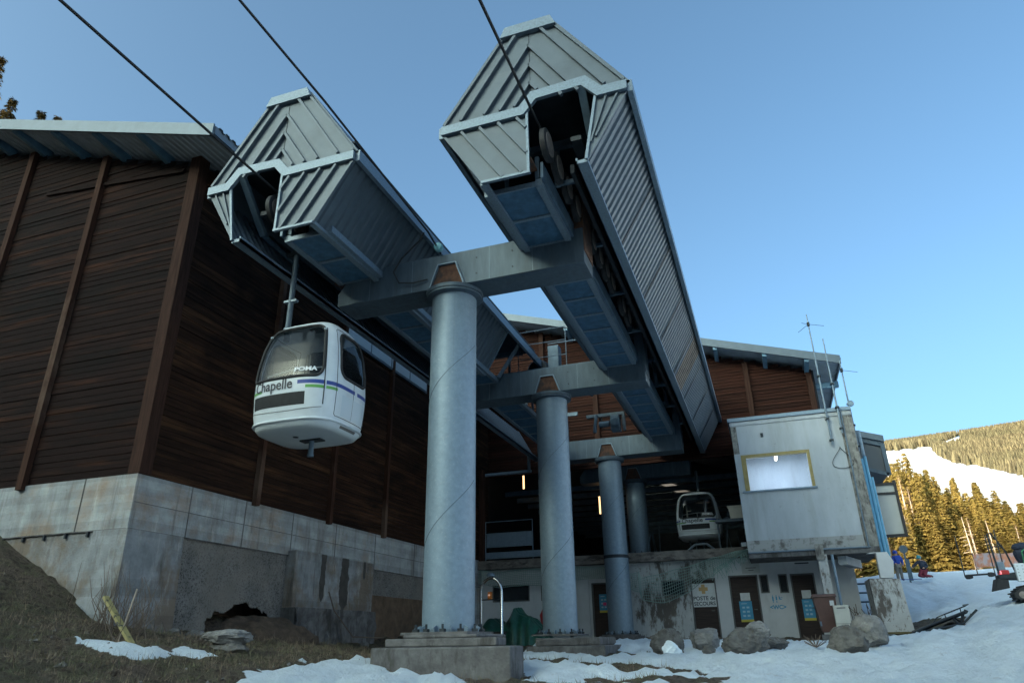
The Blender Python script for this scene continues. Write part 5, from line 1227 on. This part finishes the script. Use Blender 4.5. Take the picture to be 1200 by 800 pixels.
# metal sled on the snow
sl = empty('metal_sled', (4.9, 28.0, 1.7), 'low grey slatted sled with a tubular handrail lying on the snow', 'sled')
A = Vector((4.05, 27.4, gz(4.05, 27.4) + .12)); dz = .62
def sp3(u, v, w=0): return Vector((4.05 + 1.75 * u + .25 * v, 27.3 + .55 * u + .95 * v, gz(4.1, 27.4) + .14 + .58 * u ** 1.2 + w))
m = MB()
for k in range(9):
    v = k / 9; m.hexa([sp3(0, v), sp3(0, v + .085), sp3(1, v + .085), sp3(1, v)] + [sp3(0, v, .03), sp3(0, v + .085, .03), sp3(1, v + .085, .03), sp3(1, v, .03)])
m.build('deck', mat('grey_weathered_slats', (.13, .12, .11), .8, var=.3, scale=5), sl)
m = MB()
for v in (0, 1): m.tube([sp3(0, v, -.05), sp3(.3, v, .02), sp3(1, v, .0), sp3(1.02, v, .04)], .035)
m.tube([sp3(.3, 1, .02), sp3(.45, 1, .22), sp3(1.0, 1, .20), sp3(1.08, .5, .18), sp3(1.0, 0, .2)], .02)
for u in (.6, .9): m.tube([sp3(u, 1, 0), sp3(u, 1, .21)], .016)
m.build('handrail', M['steel_dark'], sl)
m = MB()
for v in (.1, .8): q = sp3(.75, v); m.tube([q, Vector((q.x + .18, q.y, gz(q.x, q.y) + .05))], .035); m.tube([sp3(.95, v), Vector((q.x + .2, q.y, gz(q.x, q.y) + .05))], .03)
q = sp3(.6, 0); m.tube([Vector((4.0, 27.2, gz(4, 27.2) + .05)), Vector((5.6, 27.5, gz(5.6, 27.5) + .05)), Vector((6.1, 27.6, gz(6.1, 27.6) + .10))], .035)
m.build('runner', M['steel_dark'], sl)

# snowmobile at the right edge
sx, sy, sz = 7.52, 28.0, gz(7.8, 28.1)
sm = empty('snowmobile', (sx, sy, sz), 'black and red snowmobile seen from behind with a tall tube frame and white side boxes', 'snowmobile')
def q(a, b_, c): return Vector((sx + a, sy + b_, sz + c))     # a right (forward), b depth, c up
tr = MB(); tpts = [(-.18, .28), (-.12, .10), (.1, .03), (1.4, .03), (1.7, .12), (1.75, .38), (1.5, .5), (.95, .58), (.1, .46)]
tr.prism([q(a, 0, c) for a, c in tpts], (0, .5, 0)); tro = tr.build('track', M['rubber'], sm, bevel=.03)
lg = MB()
for i in range(len(tpts)):
    a = Vector(tpts[i]); b_ = Vector(tpts[(i + 1) % len(tpts)]); k = max(1, int((b_ - a).length / .09)); nrm = Vector(((b_ - a).y, -(b_ - a).x)).normalized()
    for j in range(k): c = a.lerp(b_, j / k) + nrm * .02; lg.box(sx + c.x - .018, sx + c.x + .018, sy - .01, sy + .51, sz + c.y - .02, sz + c.y + .02)
lg.build('track_lugs', M['rubber'], tro)
for a, c in ((.08, .22), (.6, .2), (1.2, .2)): MB().lathe(q(a, -.02, c), [(.03, 0), (.11, .01), (.11, .05), (.03, .06)], 18, 'y').build('bogie_wheel', M['rim'], sm)
MB().prism([q(-.45, .02, .72), q(1.9, .02, .60), q(1.9, .02, .85), q(.1, .02, .93), q(-.45, .02, .86)], (0, .46, 0)).build('tunnel', M['steel_dark'], sm, bevel=.03)
MB().prism([q(-.66, .0, .36), q(-.22, .0, .44), q(-.20, .0, .70), q(-.52, .0, .74)], (0, .5, 0)).build('snow_flap', M['rubber'], sm, bevel=.02)
MB().prism([q(.5, .06, .90), q(2.0, .06, .90), q(2.0, .06, 1.15), q(1.2, .06, 1.16), q(.5, .06, 1.05)], (0, .4, 0)).build('seat', M['rubber'], sm, bevel=.05)
MB().prism([q(1.9, -.1, .55), q(2.8, .0, .5), q(2.9, .1, .8), q(2.3, .0, 1.25), q(1.9, .0, 1.15)], (0, .7, 0)).build('hood', M['red'], sm, bevel=.08)
MB().box(sx - .35, sx - .12, sy - .02, sy + .5, sz + .86, sz + 1.0).build('rear_bumper', M['red'], sm, bevel=.03)
MB().box(sx - .37, sx - .345, sy + .0, sy + .16, sz + .87, sz + .98).build('tail_light', M['tail_red'], sm)
MB().box(sx + .2, sx + 1.8, sy - .03, sy + .0, sz + .78, sz + .82).build('red_trim', M['red'], sm)
MB().box(sx + .04, sx + .32, sy - .12, sy + .02, sz + .62, sz + 1.18).build('side_box', M['white_paint'], sm, bevel=.02)
MB().box(sx - .35, sx - .12, sy + .3, sy + .5, sz + 1.0, sz + 1.28).build('rear_box', M['galv'], sm, bevel=.02)
hm = MB()
for k in range(5):
    for j in range(2): hm.lathe(q(.11 + .14 * j, -.123, .7 + k * .1), [(.014, 0), (.014, .004)], 8, 'y')
hm.build('box_holes', M['ink'], bpy.data.objects[sm.children[-2].name] if False else sm)
MB().tube([q(-.42, .0, .9), q(-.46, .0, 2.15), q(-.34, .1, 2.2), q(-.02, .2, 1.6), q(.12, .25, .95)], .03).tube([q(-.46, .0, 1.75), q(-.06, .2, 1.75)], .02).build('tow_frame', M['steel_dark'], sm, smooth=True)
MB().lathe(q(-.30, .05, 1.9), [(.05, -.06), (.07, 0), (.05, .06)], 14, 'z').build('beacon', mat('amber_beacon', (.7, .30, .05), .4), sm)
MB().tube([q(2.0, -.2, 1.25), q(2.0, .7, 1.25)], .02).build('handlebar', M['steel_dark'], sm)
MB().box(sx + 2.1, sx + 3.1, sy - .45, sy - .3, sz, sz + .05).box(sx + 2.1, sx + 3.1, sy + .75, sy + .9, sz, sz + .05).build('ski', M['rubber'], sm)
MB().tube([q(2.5, -.38, .05), q(2.4, 0, .6)], .03).tube([q(2.5, .82, .05), q(2.4, .5, .6)], .03).build('ski_leg', M['steel_dark'], sm)
import bmesh
bm = bmesh.new(); bmesh.ops.create_icosphere(bm, subdivisions=4, radius=1)
for v in bm.verts:
    p = v.co; k = 1 + .14 * noise.fractal(p * 1.7, 1, 2, 4); v.co = Vector((p.x * .30 * k + (.12 * max(0, -p.z)), p.y * .24 * k, p.z * .42 * k))
me_ = bpy.data.meshes.new('gear_bag'); bm.to_mesh(me_); bm.free(); me_.materials.append(M['jacket_navy']); me_.polygons.foreach_set('use_smooth', [True] * len(me_.polygons))
bg_ = empty('gear_bag', q(.52, .25, 1.05), 'bulky black gear bag with top flap strapped upright on the snowmobile seat', 'bag')
o = bpy.data.objects.new('body', me_); col.objects.link(o); o.parent = bg_; o.location = (.0, 0, .38)
MB().lathe(q(.40, .22, 1.72), [(.05, -.10), (.19, -.07), (.21, 0), (.16, .08), (.05, .11)], 20, 'z').build('flap', M['jacket_navy'], bg_, smooth=True)
MB().tube([q(.36, -.02, 1.15), q(.38, -.04, 1.55), q(.62, .0, 1.72)], .018).build('strap', mat('green_strap', (.03, .2, .08), .6), bg_)

# people near the crest
def body(name, joints, edges, mt, parent=None, sub=2):
    me2 = bpy.data.meshes.new(name); off = parent_loc(parent); me2.from_pydata([tuple(Vector(j[0]) - off) for j in joints], edges, []); me2.materials.append(mt)
    o = bpy.data.objects.new(name, me2); col.objects.link(o)
    md = o.modifiers.new('skin', 'SKIN'); me2.skin_vertices[0].data[0].use_root = True
    for i, j in enumerate(joints): r_ = j[1]; me2.skin_vertices[0].data[i].radius = (r_, r_) if not isinstance(r_, tuple) else r_
    md.use_smooth_shade = True
    s_ = o.modifiers.new('sub', 'SUBSURF'); s_.levels = sub; s_.render_levels = sub
    if parent: o.parent = parent
    return o
def person(x, y, z, pose, mats, label, yaw=0):
    e_ = empty('person', (x, y, z), label, 'person')
    c, s_ = math.cos(yaw), math.sin(yaw)
    def T(p): return (x + p[0] * c - p[1] * s_, y + p[0] * s_ + p[1] * c, z + p[2])
    j = pose
    full = [(T(j['pelvis']), .15), (T(j['waist']), .14), (T(j['chest']), (.17)), (T(j['neck']), .065), (T(j['head']), .10), (T(j['crown']), .085)]
    ed = [(0, 1), (1, 2), (2, 3), (3, 4), (4, 5)]
    for sd_ in ('l', 'r'):
        o = len(full); full += [(T(j[sd_ + 'sh']), .085), (T(j[sd_ + 'el']), .06), (T(j[sd_ + 'wr']), .045), (T(j[sd_ + 'ha']), .045)]; ed += [(2, o), (o, o + 1), (o + 1, o + 2), (o + 2, o + 3)]
        o = len(full); full += [(T(j[sd_ + 'hip']), .105), (T(j[sd_ + 'kn']), .075), (T(j[sd_ + 'an']), .055), (T(j[sd_ + 'to']), .05)]; ed += [(0, o), (o, o + 1), (o + 1, o + 2), (o + 2, o + 3)]
    body('body', full, ed, M['skin'], e_)
    # clothes follow the same skeleton, a little thicker
    jk = [(T(j['pelvis']), .185), (T(j['waist']), .175), (T(j['chest']), .205), (T([a * .45 + b_ * .55 for a, b_ in zip(j['chest'], j['neck'])]), .12)]; ed = [(0, 1), (1, 2), (2, 3)]
    for sd_ in ('l', 'r'):
        o = len(jk); jk += [(T(j[sd_ + 'sh']), .11), (T(j[sd_ + 'el']), .085), (T(j[sd_ + 'wr']), .065)]; ed += [(2, o), (o, o + 1), (o + 1, o + 2)]
    body('jacket', jk, ed, mats[0], e_)
    tj = [(T(j['pelvis']), .18)]; ed = []
    for sd_ in ('l', 'r'):
        o = len(tj); tj += [(T(j[sd_ + 'hip']), .13), (T(j[sd_ + 'kn']), .10), (T(j[sd_ + 'an']), .085)]; ed += [(0, o), (o, o + 1), (o + 1, o + 2)]
    body('trousers', tj, ed, mats[1], e_)
    for sd_ in ('l', 'r'):
        body('boot', [(T([j[sd_ + 'an'][0], j[sd_ + 'an'][1], j[sd_ + 'an'][2] + .08]), .075), (T(j[sd_ + 'an']), .075), (T(j[sd_ + 'to']), .06)], [(0, 1), (1, 2)], M['rubber'], e_, 1)
    h = Vector(T(j['head'])); k = Vector(T(j['crown']))
    MB().lathe((k.x, k.y, h.z), [(.125, -.03), (.135, .03), (.13, .09), (.09, .16), (.03, .185)], 20).build('helmet' if mats[2] is M['helmet_teal'] else 'hat', mats[2], e_, smooth=True)
    f_ = Vector(T([j['head'][0] , j['head'][1] - .115, j['head'][2] - .02])); 
    MB().lathe((f_.x, f_.y, f_.z), [(.012, -.03), (.02, -.02), (.008, .02)], 8).build('nose', M['skin'], e_)
    return e_
stand = dict(pelvis=(0, 0, .93), waist=(.02, 0, 1.1), chest=(.05, 0, 1.32), neck=(.06, 0, 1.50), head=(.02, 0, 1.62), crown=(0, 0, 1.70),
             lsh=(-.14, .02, 1.40), lel=(-.24, .0, 1.15), lwr=(-.18, -.16, .98), lha=(-.16, -.22, .95), rsh=(.24, .02, 1.40), rel=(.33, .0, 1.14), rwr=(.30, -.05, .90), rha=(.29, -.08, .82),
             lhip=(-.09, 0, .88), lkn=(-.11, 0, .48), lan=(-.12, .02, .09), lto=(-.13, -.14, .05), rhip=(.09, 0, .88), rkn=(.12, .0, .48), ran=(.13, .03, .09), rto=(.15, -.13, .05))
kneel = dict(pelvis=(.06, 0, .42), waist=(.06, 0, .60), chest=(.03, -.02, .85), neck=(-.02, -.04, 1.04), head=(-.06, -.06, 1.16), crown=(-.06, -.06, 1.24),
             lsh=(-.16, -.03, .94), lel=(-.38, -.08, .78), lwr=(-.55, -.14, .62), lha=(-.60, -.16, .58), rsh=(.22, .0, .93), rel=(.28, -.08, .66), rwr=(.05, -.22, .56), rha=(-.02, -.26, .55),
             lhip=(-.05, 0, .38), lkn=(-.32, -.26, .14), lan=(.06, -.1, .09), lto=(.2, -.08, .06), rhip=(.16, 0, .38), rkn=(-.02, -.34, .14), ran=(.36, -.12, .09), rto=(.48, -.1, .06))
PX, PY = 7.50, 50.3
person(PX, PY, gz(PX, PY) + .02, stand, (M['jacket_blue'], M['trouser_grey'], M['jacket_blue']), 'standing person in a blue jacket and grey trousers near the crest of the snow', .3)
PX, PY = 8.78, 50.2
k_ = person(PX, PY, gz(PX, PY) + .02, kneel, (M['jacket_navy'], M['maroon'], M['helmet_teal']), 'person in a dark jacket and teal helmet kneeling on the snow', 0)
m = MB(); m.box(PX - 2.4, PX - .2, PY - .35, PY - .25, gz(PX - 1.2, PY) + .02, gz(PX - 1.2, PY) + .05); tag(m.build('ski', M['blue_band']), 'blue ski lying on the snow beside the kneeling person', 'ski')
# round sign, fence, markers
sgx, sgy = 8.22, 51.6
rs = empty('round_sign', (sgx, sgy, gz(sgx, sgy)), 'grey round sign on a post between the two people', 'sign')
MB().lathe((sgx, sgy - .03, gz(sgx, sgy) + 2.0), [(.25, 0), (.25, .03)], 28, 'y').build('disc', M['beam'], rs); MB().box(sgx - .05, sgx + .05, sgy, sgy + .06, gz(sgx, sgy) - .1, gz(sgx, sgy) + 2.1).build('post', M['steel_blue'], rs)
MB().box(sgx - .02, sgx + .18, sgy - .04, sgy - .01, gz(sgx, sgy) + .1, gz(sgx, sgy) + 1.4).build('banner', M['steel_blue'], rs)
for i, (px_, py_) in enumerate(((10.9, 50), (12.1, 48.5), (13.0, 50))):
    tag(MB().tube([(px_, py_, gz(px_, py_) - .1), (px_, py_, gz(px_, py_) + 2.3)], .03).build('piste_pole', M['steel_dark']), 'thin dark pole standing on the snow crest by the orange fence', 'pole', 'poles along the snow crest')
nf = empty('snow_fence', (12.6, 50, gz(12.6, 50)), 'faded orange and grey snow fence strung between poles on the crest', 'fence')
mb = MB(); n_ = 24
for i in range(n_ + 1):
    u = i / n_; x = 11.6 + 2.2 * u; z = 5.2 + .05 * math.sin(u * 6) + .05 * u
    mb.v += [(x, 50 + .05 * math.sin(u * 20), z), (x, 50 + .05 * math.sin(u * 20), z + .78)]
for i in range(n_): a = 2 * i; mb.f.append((a, a + 2, a + 3, a + 1))
fo = mb.build('netting', M['orange_net'], nf); so_ = fo.modifiers.new('thick', 'SOLIDIFY'); so_.thickness = .01
for x in (11.6, 12.7, 13.8): MB().tube([(x, 50.06, gz(x, 50) - .1), (x, 50.06, 6.1)], .03).build('post', M['twig'], nf)
m = MB(); 
for x, y in ((10.55, 47.5), (11.6, 47.2)): m.lathe((x, y, gz(x, y) + .08), [(.05, -.2), (.12, -.15), (.13, 0), (.08, .18)], 12, 'x')
m.tube([(10.5, 47.4, gz(10.5, 47.4) + .15), (11.7, 47.2, gz(11.7, 47.2) + .12)], .05)
tag(m.build('ski_bag', M['rubber']), 'dark bag lying flat on the snow near the crest', 'bag')

# ---------------------------------------------------------------- trees
def conifer_mesh(h, rbase, seed, whorls=40, per=12, droop=.35, lf=.44, dense=1.0):
    rd = random.Random(seed); mb = MB()
    for w in range(whorls):
        t = (w + rd.random() * .6) / whorls; z = h * (.07 + .92 * t); rl = rbase * (1 - t) ** .85 * rd.uniform(.78, 1.15) + .12
        npb = max(4, int(per * (1 - t * .5)))
        a0 = rd.random() * 6.28
        for k in range(npb):
            if rd.random() < .10: continue
            a = a0 + 6.283 * k / npb + rd.gauss(0, .18); L_ = rl * rd.uniform(.6, 1.12)
            ns = max(3, int(L_ / .30))
            for i in range(ns):
                f = (i + .6) / ns; d_ = L_ * f; zz = z - droop * L_ * f ** 1.4 + .10 * L_ * f; cx_, cy_ = math.cos(a) * d_, math.sin(a) * d_
                for q_ in range(int(3 * dense) + (rd.random() < .5)):
                    s_ = lf * (1.15 - .45 * f) * rd.uniform(.65, 1.25) * (1.1 - .55 * t); sd_ = rd.uniform(-1, 1)
                    b_ = a + sd_ * 1.2; dx, dy = math.cos(b_), math.sin(b_); ox, oy = -math.sin(a) * sd_ * .25 * (1 - t), math.cos(a) * sd_ * .25 * (1 - t)
                    p = Vector((cx_ + ox, cy_ + oy, zz + rd.gauss(0, .06)))
                    tip = p + Vector((dx * s_ * 1.5, dy * s_ * 1.5, -s_ * rd.uniform(.05, .8))); sdv = Vector((-dy, dx, rd.uniform(-.5, .5))) * s_ * .34
                    mb.add([p - sdv * .5, p + sdv * .5, tip], [(0, 1, 2)])
                    mb.add([p.lerp(tip, .3) - sdv, p.lerp(tip, .3) + sdv, p.lerp(tip, .9) + Vector((0, 0, -s_ * .5))], [(0, 1, 2)])
    return mb
def tree_proto(name, h, rb, seed, mt, label, cat='tree', group=None, bark=None, **kw):
    e_ = empty(name, (0, 0, 0), label, cat, group)
    conifer_mesh(h, rb, seed, **kw).build('crown', mt, e_)
    MB().tube([(0, 0, -1), (.02, 0, h * .4), (0, .03, h * .75), (0, 0, h * .965)], [h * .016, h * .012, h * .006, .01], 8).build('trunk', bark or M['bark'], e_)
    return e_
GT = 'sunlit spruces beyond the crest of the snow'
GL = 'green spruce in the dense sunlit belt of trees beyond the snow'
GB = 'bare brownish larch among the green spruces in the sunlit belt'
protos = [tree_proto('spruce_tree', 16, 3.3, 5, M['needles'], GL, group=GT), tree_proto('spruce_tree', 13, 2.5, 6, M['needles'], GL, group=GT), tree_proto('spruce_tree', 14.5, 2.3, 8, M['needles'], GL, group=GT)]
larch = tree_proto('larch_tree', 13, 2.0, 12, M['needles_brown'], GB, group='bare larches among the spruces', bark=M['bark_pale'], dense=.4, lf=.2, per=7, droop=.15)
rt = random.Random(21)
def az_pos(az, d): return (d * math.sin(R(az)), d * math.cos(R(az)))
def topel(az):      # elevation the belt reaches, along azimuth
    return float(np.interp(az, [6, 9.3, 10.4, 11, 12.2, 13.4, 15, 16.5, 18, 20], [12.6, 12.2, 12.2, 11.6, 10.6, 10.3, 9.4, 8.2, 7.4, 7]))
used = set(); cnt = 0
def put(proto, x, y, s_, label=None, group=None):
    if id(proto) in used: o = copy_tree(proto)
    else: o = proto; used.add(id(proto))
    o.location = (x, y, hz(x, y) - .2); o.scale = (s_ * rt.uniform(.9, 1.1), s_ * rt.uniform(.9, 1.1), s_); o.rotation_euler = (0, 0, rt.random() * 6.28)
    if label: o['label'] = label
    return o
for row, (d0, n_) in enumerate(((92, 18), (97, 22), (103, 24), (110, 24), (118, 24), (127, 24))):
    for i in range(n_):
        az = 6.0 + 12.5 * (i + rt.uniform(.1, .9)) / n_; d = d0 + rt.uniform(-3, 3); x, y = az_pos(az, d)
        zt = 1.6 + d * math.tan(R(topel(az) * rt.uniform(.86, .99) - (2.4 if row == 0 else 1.2 if row == 1 else .4 if row == 2 else 0))); hh = max(5, zt - hz(x, y))
        pr = larch if (az < 10.4 and rt.random() < .55 and row < 2) or rt.random() < .06 else rt.choice(protos)
        base_h = {id(protos[0]): 16, id(protos[1]): 13, id(protos[2]): 14.5, id(larch): 13}[id(pr)]
        o_ = put(pr, x, y, min(1.6, hh / base_h)); o_.scale = (rt.uniform(.85, 1.15), rt.uniform(.85, 1.15), o_.scale[2])
tall = put(copy_tree(protos[0]), *az_pos(10.45, 103), 1.0, 'tallest spruce of the belt, its top standing against the white slope'); used.add(id(tall))
tall.scale = (1.05, 1.05, (1.6 + 103 * math.tan(R(12.15)) - tall.location.z) / 16)
for az in (9.6, 13.0, 14.3):
    x, y = az_pos(az, 90 + rt.random() * 4); z = hz(x, y); h = rt.uniform(6, 9.5)
    o = MB().tube([(x, y, z - .5), (x + .1, y, z + h * .5), (x - .05, y, z + h)], [.12, .08, .02], 6); 
    for k in range(16): zz = z + h * (.25 + .7 * rt.random()); a = rt.random() * 6.28; o.tube([(x, y, zz), (x + math.cos(a) * .7, y + math.sin(a) * .7, zz - .12)], .022, 3)
    tag(o.build('dead_tree', M['bark_pale']), 'pale dead trunk with short branch stubs in front of the green spruces', 'dead tree', 'pale dead trunks in the belt')
# tips of firs above the left roof
dark = [tree_proto('fir_tree', 28, 3.4, 31, M['needles_dark'], 'darkest and tallest fir tip at the left edge above the roof', whorls=64, lf=.36),]
lt = [(-44.6, 22.7, 39.6, 'tallest dark fir tip at the far left edge above the roof'), (-43.9, 23.8, 36.6, 'narrow fir tip second from the left above the roof'), (-43.1, 25.3, 36.5, 'sunlit fir tip above the roof, third from the left'), (-42.5, 26.1, 36.5, 'short sunlit fir tip above the roof, fourth from the left'), (-42.1, 26.9, 36.45, 'smallest fir tip, rightmost of those above the roof'), (-46.5, 21.8, 38.5, 'sunlit fir crown beside the tallest dark tip'), (-45.8, 24.6, 36.9, 'dim fir crown behind the narrow tip')]
for i, (x, y, zt, l) in enumerate(lt):
    o = dark[0] if i == 0 else copy_tree(dark[0])
    z = hz(x, y); o.location = (x, y, z); o.scale = (.9, .9, (zt - z) / 28); o.rotation_euler.z = i * 1.3; o['label'] = l; o['group'] = 'fir tips above the hall roof'
# forest on the far ridge
rf = random.Random(77); fm = MB(); tints = []
def forest_here(az, el):
    if el > 13.6: return False
    b_ = float(np.interp(az, [6, 9.5, 11.5, 12.3, 12.45, 12.8, 13.6, 14.8, 16, 17.2, 20, 24], [12.45, 12.35, 12.3, 12.35, 11.9, 11.4, 10.95, 10.6, 10.1, 9.55, 8.5, 7.5]))
    if 12.9 < az < 14.2 and 12.0 < el < 12.45 + .25 * (az - 12.9): return False
    return el > b_ + .12 * noise.noise(Vector((az * 3, 0, 0)))
cands = 0
for _ in range(90000):
    az = rf.uniform(5.5, 24); d = 215 * (1620 / 215) ** rf.random(); x, y = az_pos(az, d); cands += 1
    if cands > 60000: break
    fm.v and None
    pts_ = (x, y)
    fm_c = pts_
    fm.__dict__.setdefault('c', []).append((az, d, x, y))
C_ = np.array(fm.c); zz = H(C_[:, 2], C_[:, 3]); el = np.degrees(np.arctan2(zz - 1.6, C_[:, 1]))
for (az, d, x, y), z, e2 in zip(fm.c, zz, el):
    if not forest_here(az, e2 + .1): continue
    h = rf.uniform(6, 12) * min(1.0, .16 + d / 1250); r_ = h * rf.uniform(.17, .27); tv = rf.random() ** 1.5; v0 = len(fm.v); a0 = rf.random() * 6.28
    for zb, zt_, rr2 in ((.02, .55, 1.0), (.28, .8, .74), (.55, 1.08, .45)):
        o = len(fm.v); k = 5
        for i in range(k):
            a = a0 + 6.283 * i / k + rf.gauss(0, .15); q_ = r_ * rr2 * rf.uniform(.75, 1.15); fm.v.append((x + math.cos(a) * q_, y + math.sin(a) * q_, z + h * zb))
        fm.v.append((x + rf.gauss(0, .1), y, z + h * zt_))
        for i in range(k): fm.f.append((o + i, o + (i + 1) % k, o + k))
    tints += [tv] * (len(fm.v) - v0)
nt = M['needles_far'].node_tree; bb = nt.nodes['Principled BSDF']; src = bb.inputs['Base Color'].links[0].from_socket
an_ = nt.nodes.new('ShaderNodeAttribute'); an_.attribute_name = 'tint'; mr_ = nt.nodes.new('ShaderNodeMapRange'); mr_.inputs[3].default_value = .45; mr_.inputs[4].default_value = 1.7
mx_ = nt.nodes.new('ShaderNodeMix'); mx_.data_type = 'RGBA'; mx_.blend_type = 'MULTIPLY'; mx_.inputs[0].default_value = 1
nt.links.new(an_.outputs['Fac'], mr_.inputs[0]); nt.links.new(src, mx_.inputs[6]); nt.links.new(mr_.outputs[0], mx_.inputs[7]); nt.links.new(mx_.outputs[2], bb.inputs['Base Color'])
ffo = fm.build('far_forest', M['needles_far']); ta = ffo.data.attributes.new('tint', 'FLOAT', 'POINT'); ta.data.foreach_set('value', np.array(tints, np.float32))
tag(ffo, 'sunlit brown-green forest covering the far ridge above the white slope', 'forest', kind='stuff')

try: scene.cycles.max_bounces = 6; scene.cycles.transparent_max_bounces = 8
except Exception: pass
